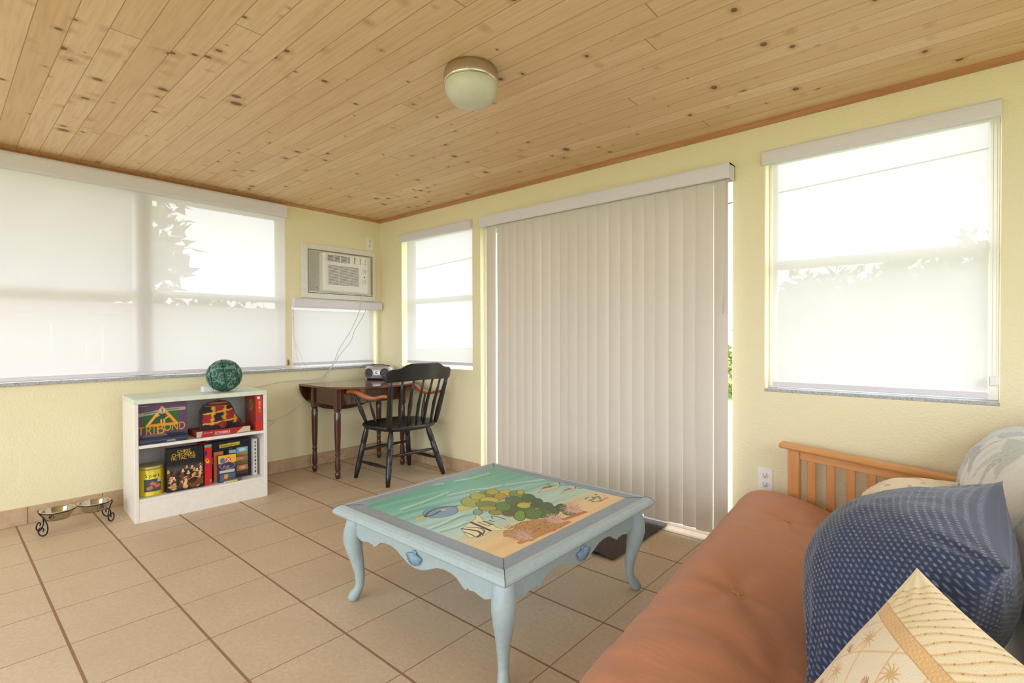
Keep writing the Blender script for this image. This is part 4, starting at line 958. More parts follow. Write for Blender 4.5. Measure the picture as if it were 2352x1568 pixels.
game_box('white_game_box', 0.702, 0.075, 0.1445, 0.028, 0.20, 0.262, (214, 212, 206), 'thin white box standing against the right side of the lower shelf', front=f_wh)
def f_fuji(c):
    W_, H_ = c.w, c.h; c.c[:] = (40, 44, 74); c.poly([(0, H_ * .70), (W_, H_ * .70), (W_, H_), (0, H_)], (222, 178, 50)); c.poly([(0, H_ * .70), (W_, H_ * .70), (W_, H_ * .6), (0, H_ * .62)], (50, 60, 100))
    c.ell(W_ * .24, H_ * .80, .016, .020, .3, (70, 110, 160)); c.poly([(W_ * .42, H_ * .72), (W_ * .72, H_ * .72), (W_ * .72, H_ * .92), (W_ * .42, H_ * .92)], (206, 60, 50)); c.stroke([(W_ * .46, H_ * .74), (W_ * .68, H_ * .90)], .005, (240, 200, 190)); c.stroke([(W_ * .46, H_ * .90), (W_ * .68, H_ * .74)], .005, (240, 200, 190))
    c.ell(W_ * .5, H_ * .60, W_ * .42, H_ * .13, 0, (44, 60, 110), 1, (214, 150, 60), .003); c.poly([(W_ * .06, H_ * .34), (W_ * .9, H_ * .34), (W_ * .9, H_ * .45), (W_ * .06, H_ * .43)], (188, 192, 196))
    c.poly([(W_ * .1, H_ * .04), (W_ * .95, H_ * .04), (W_ * .95, H_ * .30), (W_ * .1, H_ * .30)], (84, 96, 120)); c.poly([(W_ * .3, H_ * .12), (W_ * .5, H_ * .10), (W_ * .55, H_ * .27), (W_ * .32, H_ * .28)], (226, 150, 60)); c.poly([(W_ * .05, H_ * .05), (W_ * .25, H_ * .04), (W_ * .3, H_ * .14)], (70, 130, 190))
cc_, O, ux, uy, uz = game_box('small_card_game', 0.468, 0.045, 0.1445, 0.112, 0.030, 0.185, (44, 44, 70), 'small yellow and blue box with a red cross, before the jigsaw box', front=f_fuji, rot=-0.05)
text('FUJI', 0.023, O + ux * 0.030 + uz * 0.096 - uy * 0.0012, ux, uz, flat((222, 160, 110)), cc_)
def f_or(c): c.c[:] = (206, 120, 80)
game_box('orange_card_box', 0.452, 0.084, 0.1445, 0.060, 0.020, 0.205, (196, 112, 76), 'small orange box just behind the yellow and blue one', front=f_or)
game_box('clear_card_case', 0.505, 0.018, 0.1445, 0.100, 0.022, 0.020, (96, 96, 88), 'flat dark little case lying in front of the yellow and blue box', cat='case')
def f_tag(c): c.c[:] = (214, 190, 130); c.poly([(0, 0), (c.w * .35, 0), (c.w * .35, c.h), (0, c.h)], (226, 222, 212)); [c.stroke([(c.w * (.08 + .06 * i), c.h * .25), (c.w * (.08 + .06 * i), c.h * .75)], .0025, (40, 40, 40)) for i in range(4)]
game_box('paper_slip', 0.492, 0.006, 0.1445, 0.085, 0.010, 0.012, (214, 196, 150), 'tiny cream card with a printed tag at the front edge of the lower shelf', front=f_tag, cat='card')

# ------------------------------------------------------------------ ball, power adapter on the bookcase
n = Nodes('scribbled_green_rubber'); v = n.coord()
nz = n.noise(v, 12, 1, 0.5); nz2 = n.noise(v, 17, 1, 0.5)
l1 = n.math('LESS_THAN', n.math('ABSOLUTE', n.math('SUBTRACT', nz, 0.5)), 0.026); l2 = n.math('LESS_THAN', n.math('ABSOLUTE', n.math('SUBTRACT', nz2, 0.47)), 0.018)
l3 = n.math('LESS_THAN', n.math('ABSOLUTE', n.math('SUBTRACT', n.noise(v, 30, 1), 0.5)), 0.016)
col = n.mix(n.math('MAXIMUM', n.math('MAXIMUM', l1, l2), l3), n.mix(n.noise(v, 8), lin((34, 66, 58)), lin((40, 88, 72))), lin((104, 150, 132)))
M['ball'] = n.end(n.bsdf(col, 0.5, 0, n.bump(n.voro(v, 260)[0], 0.3, 0.001), 0.4))
BRD = 0.112; bc = bp(0.535, 0.13, BHT + BRD)
t = thing('basketball', (bc.x, bc.y, BHT), 'green scribble-patterned basketball resting on top of the white bookcase', 'ball')
mb = MB(); prof = [(max(1e-4, BRD * math.sin(math.pi * i / 32)), -BRD * math.cos(math.pi * i / 32)) for i in range(33)]; mb.lathe(prof, bc, 48); mb.build('rubber_skin', M['ball'], t)
mb = MB(); vdir = (CAMP - bc).normalized(); sx_ = Vector((-vdir.y, vdir.x, 0)).normalized(); 
for kind_ in range(4):
    pts = []
    for i in range(49):
        a_ = 2 * math.pi * i / 48
        if kind_ == 0: p = Matrix.Rotation(0.15, 3, vdir) @ (vdir * math.cos(a_) + BZ * math.sin(a_))
        elif kind_ == 1: p = sx_ * math.cos(a_) + vdir * math.sin(a_); p = Matrix.Rotation(H90 * 0.0, 3, 'Z') @ p; p = None
        else:
            sg = 1 if kind_ == 2 else -1; k_ = 0.72; q = math.sqrt(1 - k_ * k_)
            p = Matrix.Rotation(0.15, 3, vdir) @ (sx_ * (sg * k_) + (vdir * math.cos(a_) + BZ * math.sin(a_)) * q)
        if p is not None: pts.append(bc + p.normalized() * (BRD + 0.0001))
    if pts: mb.tube(pts, 0.0022, 5)
mb.build('seam', flat((22, 30, 28), 0.6), t)
t = thing('power_adapter', tuple(bp(0.43, 0.17, BHT)), 'white plug-in power adapter lying beside the green ball on the bookcase', 'power adapter')
mb = MB(); mb.rbox((0.405, 0.150, BHT), (0.475, 0.200, BHT + 0.042), 0.006, mtx=BM); mb.build('adapter_body', M['cassette'], t)
MB().tube([bp(.43, .16, BHT + .04), bp(.445, .15, BHT + .06), bp(.47, .16, BHT + .062), bp(.50, .19, BHT + .03), bp(.53, .25, BHT + .004), bp(.62, .25, BHT + .004), bp(.68, .27, BHT + .004)], 0.0022, 6).build('cord', M['cable'], t)

# ------------------------------------------------------------------ pet bowls
t = thing('pet_bowl_stand', (0.28, -2.34, 0), 'black wrought iron stand for two pet bowls by the baseboard left of the bookcase', 'pet bowl stand')
BC = [(0.285, -2.432), (0.275, -2.262)]; RZ = 0.125; BRR = 0.078
for c in BC: MB().tube([(c[0] + (BRR + .002) * math.cos(a_), c[1] + (BRR + .002) * math.sin(a_), RZ - 0.004) for a_ in [2 * math.pi * i / 36 for i in range(37)]], 0.003, 6).build('ring', M['iron'], t)
def scroll(mb, x, y, sgn):
    K = [(0, RZ - .004), (0.016, 0.105), (0.030, 0.075), (0.036, 0.045), (0.030, 0.018), (0.014, 0.0045), (-0.004, 0.008), (-0.012, 0.026), (-0.006, 0.046), (0.008, 0.050), (0.016, 0.038), (0.010, 0.028)]
    P = []
    for i in range(len(K) - 1):
        p0, p1, p2, p3 = [Vector((K[max(0, min(len(K) - 1, i + j))][0], 0, K[max(0, min(len(K) - 1, i + j))][1])) for j in (-1, 0, 1, 2)]
        for k in range(5): q = k / 5; P.append(0.5 * ((2 * p1) + (p2 - p0) * q + (2 * p0 - 5 * p1 + 4 * p2 - p3) * q * q + (3 * p1 - p0 - 3 * p2 + p3) * q ** 3))
    mb.tube([(x + sgn * 0.85 * p.x, y + (1 if y < -2.34 else -1) * 0.75 * p.x, max(p.z, 0.004)) for p in P], 0.0036, 7)
for (x, y, s) in ((0.335, -2.512, 1), (0.225, -2.512, -1), (0.335, -2.184, 1), (0.225, -2.184, -1)):
    mb = MB(); scroll(mb, x, y, s); mb.build('scroll_foot', M['iron'], t)
MB().tube([(0.335, -2.512, RZ - .004), (0.28, -2.516, RZ - .004), (0.225, -2.512, RZ - .004)], 0.003, 6).build('crossbar', M['iron'], t)
MB().tube([(0.335, -2.184, RZ - .004), (0.28, -2.180, RZ - .004), (0.225, -2.184, RZ - .004)], 0.003, 6).build('crossbar', M['iron'], t)
for c, lb in zip(BC, ('steel pet bowl on the left of the iron stand', 'steel pet bowl on the right of the iron stand, next to the bookcase')):
    b_ = MB().lathe([(0.0001, RZ - 0.052), (0.055, RZ - 0.052), (0.068, RZ - 0.030), (0.076, RZ - 0.002), (0.082, RZ + 0.001), (0.084, RZ - 0.001), (0.083, RZ + 0.003), (0.076, RZ + 0.004), (0.070, RZ - 0.004), (0.063, RZ - 0.030), (0.050, RZ - 0.047), (0.0001, RZ - 0.048)], (c[0], c[1], 0), 48)
    tag(b_.build('pet_bowl', M['bowl']), lb, 'pet bowl', 'pet bowls on the iron stand')

# ------------------------------------------------------------------ floor mat
mb = MB(); rows = []
for i in range(33):
    row = []
    for j in range(25):
        x = 2.02 + 0.955 * i / 32; y = -0.655 + 0.645 * j / 24; cr = math.exp(-((i - 28) / 2.2) ** 2) * math.exp(-(j / 5.0) ** 2)
        z = 0.009 + 0.0015 * mn.noise((x * 9, y * 9, 0)) + 0.018 * cr * (0.6 + 0.4 * math.sin(j)); row.append((x + 0.004 * mn.noise((x * 5, y * 20, 2)), y, z))
    rows.append(row)
mb.grid(rows); mb.box((2.03, -0.645, 0.0), (2.965, -0.02, 0.006))
tag(mb.build('door_mat', M['mat']), 'dark grey doormat on the tiles at the sliding door behind the coffee table', 'doormat')

# ------------------------------------------------------------------ drop-leaf table
DZ = 0.742
t = thing('drop_leaf_table', (0.38, -0.46, 0), 'dark mahogany drop-leaf table with turned legs in the room corner', 'table')
def outline(pts, n=6):
    P = []; k = len(pts)
    for i in range(k):
        p0, p1, p2, p3 = [Vector(pts[(i + j) % k]) for j in (-1, 0, 1, 2)]
        for m_ in range(n):
            s = m_ / n; P.append(0.5 * ((2 * p1) + (p2 - p0) * s + (2 * p0 - 5 * p1 + 4 * p2 - p3) * s * s + (3 * p1 - p0 - 3 * p2 + p3) * s ** 3))
    return [(p.x, p.y) for p in P]
front_leaf = [(0.580, -0.845), (0.62, -0.825), (0.70, -0.76), (0.765, -0.66), (0.80, -0.54), (0.81, -0.44), (0.80, -0.34), (0.765, -0.22), (0.70, -0.125), (0.62, -0.06), (0.580, -0.045)]
mid = [(0.100, -0.870), (0.25, -0.880), (0.42, -0.872), (0.5785, -0.846), (0.5785, -0.044), (0.42, -0.018), (0.25, -0.012), (0.100, -0.018)]
mb = MB(); mb.prism(mid, (0, 0, DZ - 0.018), (1, 0, 0), (0, 1, 0), (0, 0, 0.018)); mb.build('tabletop', M['mahogt'], t, bevel=0.004)
mb = MB(); mb.prism(front_leaf, (0, 0, DZ - 0.018), (1, 0, 0), (0, 1, 0), (0, 0, 0.018)); mb.build('raised_leaf', M['mahogt'], t, bevel=0.004)
hl = []
for i in range(25):
    a_ = math.pi * i / 24; hl.append((-0.444 - 0.425 * math.cos(a_), -0.255 * math.sin(a_) ** 0.85))
mb = MB(); mb.prism(hl, (0.078, 0, DZ - 0.004), (0, 1, 0), (0, 0, 1), (0.018, 0, 0)); mb.build('hanging_leaf', M['mahog'], t)
LG = [(0.195, -0.790), (0.548, -0.782), (0.185, -0.150), (0.560, -0.160)]
mb = MB()
mb.rbox((0.195, -0.797, 0.585), (0.545, -0.777, DZ - 0.018), 0.002); mb.build('apron', M['mahog'], t)
MB().rbox((0.195, -0.165, 0.585), (0.545, -0.145, DZ - 0.018), 0.002).build('apron', M['mahog'], t)
MB().rbox((0.540, -0.78, 0.585), (0.558, -0.15, DZ - 0.018), 0.002).build('apron', M['mahog'], t)
MB().rbox((0.185, -0.78, 0.585), (0.203, -0.15, DZ - 0.018), 0.002).build('apron', M['mahog'], t)
MB().rbox((0.60, -0.46, DZ - 0.05), (0.62, -0.44, DZ - 0.018), 0.002).build('leaf_support', M['mahog'], t)
for x, y in LG:
    mb = MB(); mb.rbox((x - 0.023, y - 0.023, 0.545), (x + 0.023, y + 0.023, DZ - 0.018), 0.003)
    mb.lathe([(0.015, 0.0), (0.018, 0.004), (0.022, 0.03), (0.023, 0.045), (0.016, 0.052), (0.015, 0.058), (0.021, 0.066), (0.022, 0.10), (0.019, 0.17), (0.016, 0.182), (0.023, 0.196), (0.017, 0.208), (0.0195, 0.225), (0.024, 0.33), (0.0255, 0.45), (0.0255, 0.52), (0.021, 0.53), (0.024, 0.546)], (x, y, 0), 20)
    mb.build('leg', M['mahog'], t)

# ------------------------------------------------------------------ boombox
r0 = Vector((0.225, -0.165, DZ)); fdir = Vector((0.60, -0.80, 0)).normalized(); wdir = Vector((0.80, 0.60, 0)).normalized()
RM = Matrix(((wdir.x, -fdir.x, 0, r0.x), (wdir.y, -fdir.y, 0, r0.y), (0, 0, 1, r0.z), (0, 0, 0, 1)))
t = thing('boombox', tuple(r0), 'small silver boombox with round speakers on the drop-leaf table', 'portable stereo')
def ell_ring(a, b, z, n=40, p=2.6):
    P = []
    for i in range(n):
        th = 2 * math.pi * i / n; c, s = math.cos(th), math.sin(th)
        P.append(RM @ Vector((a * abs(c) ** (2 / p) * (1 if c > 0 else -1), b * abs(s) ** (2 / p) * (1 if s > 0 else -1), z)))
    return P
mb = MB(); rows = [ell_ring(0.0001, 0.0001, 0.012), ell_ring(0.118, 0.080, 0.012), ell_ring(0.130, 0.090, 0.020), ell_ring(0.136, 0.094, 0.05), ell_ring(0.134, 0.092, 0.09), ell_ring(0.122, 0.082, 0.116), ell_ring(0.10, 0.068, 0.124), ell_ring(0.0001, 0.0001, 0.126)]
mb.grid(rows, closev=True); mb.build('housing', M['silver'], t)
mb = MB(); mb.grid([ell_ring(0.0001, 0.0001, 0.0), ell_ring(0.112, 0.074, 0.0), ell_ring(0.116, 0.078, 0.013), ell_ring(0.0001, 0.0001, 0.013)], closev=True); mb.build('base', M['dark'], t)
for u, rad, tl, m_ in ((-0.074, 0.040, -0.28, 'speaker'), (0.0, 0.030, 0.0, 'silver'), (0.074, 0.040, 0.28, 'speaker')):
    R3 = RM.to_3x3().to_4x4() @ Matrix.Rotation(-tl * -1.2, 4, 'Z') @ Matrix.Rotation(H90, 4, 'X')
    c = RM @ Vector((u, -0.092 + 0.9 * u * u, 0.066))
    s = MB().lathe([(0.0001, 0.004), (rad * 0.35, 0.005), (rad * 0.4, 0.001), (rad * 0.85, -0.002), (rad * 0.92, 0.004), (rad, 0.003), (rad, -0.006)], c, 28, mtx=R3)
    s.build('speaker' if m_ == 'speaker' else 'control_dial', M[m_], t)
MB().tube([RM @ Vector((-0.085, -0.02, 0.128)), RM @ Vector((-0.02, -0.055, 0.136)), RM @ Vector((0.05, -0.05, 0.136)), RM @ Vector((0.105, -0.02, 0.124))], [0.006, 0.010, 0.010, 0.006], 8, sq=(1.6, .5)).build('carry_handle', M['dark'], t)
MB().tube([RM @ Vector((0.0, -0.03, 0.138)), RM @ Vector((-0.07, -0.05, 0.142)), RM @ Vector((-0.12, -0.07, 0.135)), RM @ Vector((-0.152, -0.075, 0.108))], 0.0022, 6).build('audio_cable', M['dark'], t)

# ------------------------------------------------------------------ chair
t = thing('armchair', (0.86, -0.40, 0), 'black spindle-back wooden armchair with orange-brown armrests at the corner table', 'chair')
def seat_ring(k, z, dz=0.0):
    P = []
    for i in range(48):
        th = 2 * math.pi * i / 48; c, s = math.cos(th), math.sin(th); p = 2.7
        x = 0.255 * k * abs(c) ** (2 / p) * (1 if c > 0 else -1); y = (0.275 - 0.02 * c) * k * abs(s) ** (2 / p) * (1 if s > 0 else -1)
        P.append((0.860 + x, -0.402 + y, z + dz * (1 - k)))
    return P
mb = MB(); mb.grid([seat_ring(0.001, 0.405), seat_ring(0.86, 0.405), seat_ring(0.95, 0.412), seat_ring(1.0, 0.428), seat_ring(0.995, 0.440), seat_ring(0.96, 0.447), seat_ring(0.85, 0.444), seat_ring(0.6, 0.436), seat_ring(0.3, 0.433), seat_ring(0.001, 0.434)], closev=True)
mb.build('seat', M['black'], t)
tops = [(0.685, -0.600, 0.412), (0.975, -0.575, 0.412), (0.685, -0.205, 0.412), (0.985, -0.228, 0.412)]
feet = [(0.630, -0.672, 0.0), (1.050, -0.660, 0.0), (0.632, -0.140, 0.0), (1.082, -0.134, 0.0)]
lp = [0, .05, .12, .2, .3, .34, .36, .6, .64, .7, .85, 1]; lr = [.015, .018, .022, .023, .023, .018, .0235, .0225, .019, .023, .021, .015]
def lerp(a, b, s): return tuple(a[i] + (b[i] - a[i]) * s for i in range(3))
for a, b in zip(tops, feet): MB().tube([lerp(a, b, s) for s in lp], lr, 14).build('leg', M['black'], t)
def atz(i, z): return lerp(feet[i], tops[i], z / 0.412)
def stretcher(i, j, z): 
    a, b = atz(i, z), atz(j, z); MB().tube([lerp(a, b, s) for s in (0, .15, .35, .42, .5, .58, .65, .85, 1)], [.008, .010, .013, .016, .011, .016, .013, .010, .008], 10).build('stretcher', M['black'], t)
stretcher(0, 1, 0.135); stretcher(2, 3, 0.135); stretcher(0, 2, 0.225); stretcher(1, 3, 0.215)
# crest rail
def cx_(y): return 1.195 - 0.07 * ((y + 0.425) / 0.325) ** 2
crest_b = [(-0.750, 0.845), (-0.745, 0.815), (-0.725, 0.797), (-0.60, 0.802), (-0.43, 0.806), (-0.26, 0.802), (-0.14, 0.795), (-0.112, 0.81), (-0.102, 0.85)]
crest_t = [(-0.750, 0.845), (-0.735, 0.875), (-0.70, 0.893), (-0.655, 0.896), (-0.62, 0.905), (-0.585, 0.925), (-0.55, 0.935), (-0.43, 0.937), (-0.30, 0.935), (-0.265, 0.925), (-0.23, 0.905), (-0.19, 0.896), (-0.14, 0.893), (-0.112, 0.875), (-0.102, 0.85)]
ys = sorted({round(-0.750 + 0.648 * i / 44, 4) for i in range(45)}); mb = MB(); rows = []
for y in ys:
    zb_ = np.interp(y, [p[0] for p in crest_b], [p[1] for p in crest_b]); zt_ = np.interp(y, [p[0] for p in crest_t], [p[1] for p in crest_t]); x = cx_(y) + 0.0
    th = 0.013 if zt_ - zb_ > 0.03 else 0.008; zt_ = max(zt_, zb_ + 0.004); lean = 0.35 * (zt_ - zb_) * 0.4
    rows.append([(x - th, y, zb_ + .004), (x, y, zb_), (x + th, y, zb_ + .004), (x + th + lean, y, zt_ - .008), (x + th * .6 + lean, y, zt_), (x - th * .6 + lean, y, zt_), (x - th + lean, y, zt_ - .008)])
mb.grid(rows, closev=True, sm=False); mb.f.append(list(range(7))); mb.mi.append(0); mb.sm.append(False); k = len(mb.v); mb.f.append([k - 7 + i for i in range(7)]); mb.mi.append(0); mb.sm.append(False)
mb.build('crest_rail', M['black'], t)
for y0_, y1_ in ((-0.640, -0.700), (-0.185, -0.150)):
    a, b = (1.040 if True else 0, y0_, 0.435), (cx_(y1_) + 0.004, y1_, 0.83); MB().tube([lerp(a, b, s) for s in (0, .1, .25, .5, .8, 1)], [.016, .019, .022, .020, .0165, .014], 12).build('back_post', M['black'], t)
for i in range(5):
    s_ = (i + 1) / 6; y0_ = -0.640 + 0.455 * s_; y1_ = -0.700 + 0.55 * s_; a, b = (1.075 - 0.02 * abs(s_ - .5), y0_, 0.435), (cx_(y1_), y1_, 0.815)
    m_ = lerp(a, b, 0.45); m_ = (m_[0] - 0.012, m_[1], m_[2]); MB().tube([a, lerp(a, m_, .5), m_, lerp(m_, b, .5), b], [.0075, .012, .014, .010, .008], 10).build('spindle', M['black'], t)
for sg, yb, ym, yf in ((1, -0.672, -0.690, -0.700), (-1, -0.160, -0.135, -0.122)):
    pts = [(1.085, yb, 0.688), (1.02, yb, 0.684), (0.95, ym, 0.666), (0.88, ym, 0.660), (0.80, ym, 0.672), (0.71, yf, 0.697), (0.64, yf, 0.706), (0.595, yf, 0.698), (0.575, yf, 0.680)]
    m_ = MB().tube(pts, [.015, .016, .018, .021, .024, .026, .027, .026, .018], 12, sq=(1.2, .78)); tag(m_.build('armrest', M['arm'], t), 'orange-brown varnished armrest')
    ys0 = -0.615 if sg > 0 else -0.195
    MB().tube([lerp((0.705, ys0, 0.44), (0.655, yf, 0.692), s) for s in (0, .15, .4, .6, .85, 1)], [.010, .014, .018, .015, .011, .008], 12).build('arm_post', M['black'], t)
    MB().tube([lerp((0.86, ys0 - .01 * sg, 0.44), (0.850, ym, 0.655), s) for s in (0, .15, .45, .8, 1)], [.006, .009, .012, .008, .006], 10).build('arm_spindle', M['black'], t)

# ------------------------------------------------------------------ futon
t = thing('futon', (4.1, -1.2, 0), 'honey pine futon sofa frame with slatted arm against the right wall', 'futon')
def rail(mb, xa, za, xb, zb_, y0_, y1_, h_, r=0.006):
    mb.prism([(xa, za), (xb, zb_), (xb, zb_ - h_), (xa, za - h_)], (0, y0_, 0), (1, 0, 0), (0, 0, 1), (0, y1_ - y0_, 0))
def zr(x): return 0.606 - 0.085 * (x - 3.61)
for ya, yb, S0 in ((-0.150, -0.075, 0.0), (-2.615, -2.54, 0.20)):
    ym = (ya + yb) / 2
    mb = MB(); rail(mb, 3.607 + S0, zr(3.607), 4.62 + S0, zr(4.62), ya, yb, 0.026); mb.build('arm_rail', M['pine'], t, bevel=0.009)
    mb = MB(); rail(mb, 3.69 + S0, zr(3.69) - 0.026, 4.56 + S0, zr(4.56) - 0.026, ym - 0.011, ym + 0.011, 0.040); mb.build('upper_crosspiece', M['pine'], t, bevel=0.002)
    MB().rbox((3.645 + S0, ym - 0.022, 0.0), (3.697 + S0, ym + 0.022, zr(3.67) - 0.024), 0.004).build('front_post', M['pinev'], t)
    MB().rbox((4.55 + S0, ym - 0.022, 0.0), (4.60 + S0, ym + 0.022, zr(4.58) - 0.024), 0.004).build('rear_post', M['pinev'], t)
    mb = MB(); rail(mb, 3.69 + S0, 0.15, 4.56 + S0, 0.15, ym - 0.011, ym + 0.011, 0.06); mb.build('lower_crosspiece', M['pine'], t, bevel=0.002)
    for i in range(10):
        x = 3.728 + i * 0.0795 + S0; MB().rbox((x, ym - 0.008, 0.14), (x + 0.036, ym + 0.008, zr(x + .018 - S0) - 0.062), 0.002).build('slat', M['pinev'], t)
SK = Matrix(((1, -0.085, 0, -0.085 * 0.15), (0, 1, 0, 0), (0, 0, 1, 0), (0, 0, 0, 1)))
MB().rbox((3.60, -2.55, 0.10), (3.635, -0.14, 0.165), 0.004, mtx=SK).build('seat_rail', M['pine'], t)
MB().rbox((4.40, -2.55, 0.08), (4.435, -0.14, 0.14), 0.004, mtx=SK).build('seat_rail', M['pine'], t)
MB().rbox((4.615, -2.54, 0.795), (4.650, -0.15, 0.845), 0.008, mtx=SK).build('back_rail', M['pine'], t)
for y in (-0.25, -0.9, -1.6, -2.25): mb = MB(); mb.rbox((4.60, y - .02, 0.12), (4.625, y + .02, 0.80), 0.003, mtx=SK); mb.build('back_slat', M['pinev'], t)
# mattress
t = thing('futon_mattress', (4.0, -1.25, 0.165), 'thick rust brown futon mattress folded over the pine frame', 'mattress')
def SHX(y): return -0.085 * (y + 0.15)
def fx(y): return 3.425 - 0.085 * (y + 0.12)
prof = [(0.14, 0.168), (0.05, 0.175), (0.015, 0.205), (0.0, 0.245), (0.008, 0.290), (0.035, 0.330), (0.08, 0.358), (0.14, 0.370), (0.22, 0.368), (0.32, 0.350), (0.45, 0.315), (0.60, 0.275), (0.75, 0.248), (0.98, 0.232), (0.98, 0.16), (0.6, 0.165)]
TUFT = [(1812, 1204), (1690, 1358)]
tf = [at(1812, 1204, 2, 0.335), at(1692, 1357, 2, 0.362)]
tf = [(p.x, p.y) for p in tf] + [(3.95, -1.6), (3.75, -2.0)]
def sub(pr, n=5):
    P = []
    for i in range(len(pr) - 1):
        p0, p1, p2, p3 = [Vector((*pr[max(0, min(len(pr) - 1, i + k))], 0)) for k in (-1, 0, 1, 2)]
        for k in range(n): s = k / n; q = 0.5 * ((2 * p1) + (p2 - p0) * s + (2 * p0 - 5 * p1 + 4 * p2 - p3) * s * s + (3 * p1 - p0 - 3 * p2 + p3) * s ** 3); P.append((q.x, q.y))
    P.append(pr[-1]); return P
sp = sub(prof, 9); NY = 200; rows = []
for j in range(NY + 1):
    y = -0.165 - 2.36 * j / NY; e = min(1.0, (-0.150 - y) / 0.075, (y + 2.54) / 0.075); e = max(0.0, e); rd = math.sqrt(max(0, 1 - (1 - e) ** 2)); row = []
    for (dx, z) in sp:
        x = fx(y) + dx; cz = 0.26; zz = cz + (z - cz) * (0.45 + 0.55 * rd); xx = x + (0 if dx > 0.4 else (1 - rd) * 0.03)
        if z > 0.24 and dx < 0.80:
            a = mn.noise((xx * 3.0 + y * 1.1, y * 9.0 - xx * 4.0, 1.0)); b_ = mn.noise((xx * 5.0, y * 20.0 - xx * 7, 5.0)); zz += 0.0085 * a + 0.0045 * b_ * (1 - abs(a)); 
            zz += 0.006 * abs(math.sin((y * 5.4 + xx * 1.4) * 1.0)) * math.exp(-((dx - 0.02) / 0.25) ** 2)
            for (tx, ty) in tf:
                r2 = ((xx - tx) / 0.075) ** 2 + ((y - ty) / 0.055) ** 2; zz -= 0.016 * math.exp(-r2)
                ang = math.atan2(y - ty, xx - tx); rr_ = math.hypot(xx - tx, y - ty)
                zz += 0.0045 * math.cos(ang * 5 + 1.0) * math.exp(-((rr_ - 0.10) / 0.07) ** 2)
            xx += 0.004 * b_ if dx < 0.05 else 0
        row.append((xx, y, zz))
    rows.append(row)
mb = MB(); mb.grid(rows, closev=True); n_ = len(sp)
mb.f.append(list(range(n_))); mb.mi.append(0); mb.sm.append(False); k = len(mb.v) - n_; mb.f.append([k + i for i in reversed(range(n_))]); mb.mi.append(0); mb.sm.append(False)
mb.build('seat_section', M['brown'], t)
bprof = [(4.40, 0.236), (4.33, 0.25), (4.295, 0.32), (4.282, 0.42), (4.285, 0.54), (4.305, 0.63), (4.340, 0.695), (4.39, 0.742), (4.46, 0.770), (4.53, 0.768), (4.585, 0.735), (4.595, 0.66), (4.595, 0.45), (4.595, 0.26)]
bs = sub(bprof, 5); rows = []
for j in range(101):
    y = -0.17 - 2.35 * j / 100; e = min(1.0, (-0.155 - y) / 0.07, (y + 2.535) / 0.07); rd = math.sqrt(max(0, 1 - (1 - max(0, e)) ** 2)); row = []
    for x, z in bs: row.append((SHX(y) + 4.44 + (x - 4.44) * (0.6 + 0.4 * rd) + 0.006 * mn.noise((y * 4, z * 4, 3)), y, 0.5 + (z - 0.5) * (0.82 + 0.18 * rd)))
    rows.append(row)
mb = MB(); mb.grid(rows, closev=True); n_ = len(bs); mb.f.append(list(range(n_))); mb.mi.append(0); mb.sm.append(False); k = len(mb.v) - n_; mb.f.append([k + i for i in reversed(range(n_))]); mb.mi.append(0); mb.sm.append(False)
mb.build('back_section', M['brown'], t)
for tx, ty in tf[:2]:
    dx = tx - fx(ty); z = np.interp(dx, [p[0] for p in prof[5:14]], [p[1] for p in prof[5:14]]) - 0.014; m_ = MB()
    for i in range(5): a_ = i * 1.3; m_.tube([(tx, ty, z), (tx + .008 * math.cos(a_), ty + .010 * math.sin(a_), z + .008), (tx + .018 * math.cos(a_ + .4), ty + .022 * math.sin(a_ + .4), z + .004)], 0.0014, 5)
    tag(m_.build('tuft', flat((206, 170, 120), 0.9), t), 'pale thread tuft')
# throw blanket over the back
cv = Canvas(2.16, 1.12, 0.006, (226, 228, 226)); r = np.random.RandomState(9)
def leaf(c, X_, Y_, L_, a_, col, wd=0.05):
    P = []
    for i in range(13): s = i / 12; P.append((s, wd * math.sin(math.pi * s ** 0.8)))
    Q_ = [(s * L_, w_) for s, w_ in P] + [(s * L_, -w_) for s, w_ in reversed(P)]
    c.poly([(X_ + p * math.cos(a_) - q * math.sin(a_), Y_ + p * math.sin(a_) + q * math.cos(a_)) for p, q in Q_], col, 0.9)
    for i in range(9): s = (i + 1) / 10 * L_; w_ = wd * .9; [c.stroke([(X_ + s * math.cos(a_), Y_ + s * math.sin(a_)), (X_ + (s + w_ * .5) * math.cos(a_) - sg * w_ * math.sin(a_), Y_ + (s + w_ * .5) * math.sin(a_) + sg * w_ * math.cos(a_))], 0.006, (222, 222, 210), 0.7) for sg in (-1, 1)]
cv.poly([(0, 0), (0.12, 0), (0.12, .95), (0, .95)], (196, 204, 212), 0.7)
for i in range(14): leaf(cv, 0.06 + r.uniform(-.03, .05), 0.03 + i * .075, 0.15, r.uniform(-.6, .9), (150, 166, 186), .032)
for (X_, Y_) in ((0.42, 0.55), (0.75, 0.25), (1.0, .6), (0.5, .15), (1.35, .35), (1.7, .55), (1.9, .2), (.85, .8), (.32, .82)):
    for i in range(7): leaf(cv, X_, Y_, 0.20, i * .9 + X_, [(176, 190, 190), (184, 196, 200), (168, 182, 186)][i % 3], .030)
cv.stroke([(0.14, 0), (0.16, .3), (0.2, .6), (0.24, .95)], 0.012, (168, 180, 190), .8); cv.stroke([(0.22, 0), (0.24, .3), (0.28, .6), (0.32, .95)], 0.006, (168, 180, 190), .8)
tl_ = sub([(4.12, 0.298), (4.20, 0.288), (4.262, 0.300), (4.280, 0.345), (4.276, 0.42), (4.277, 0.54), (4.296, 0.635), (4.332, 0.703), (4.385, 0.752), (4.46, 0.781), (4.535, 0.780), (4.60, 0.86), (4.635, 0.862), (4.662, 0.845), (4.668, 0.70), (4.668, 0.5)], 8)
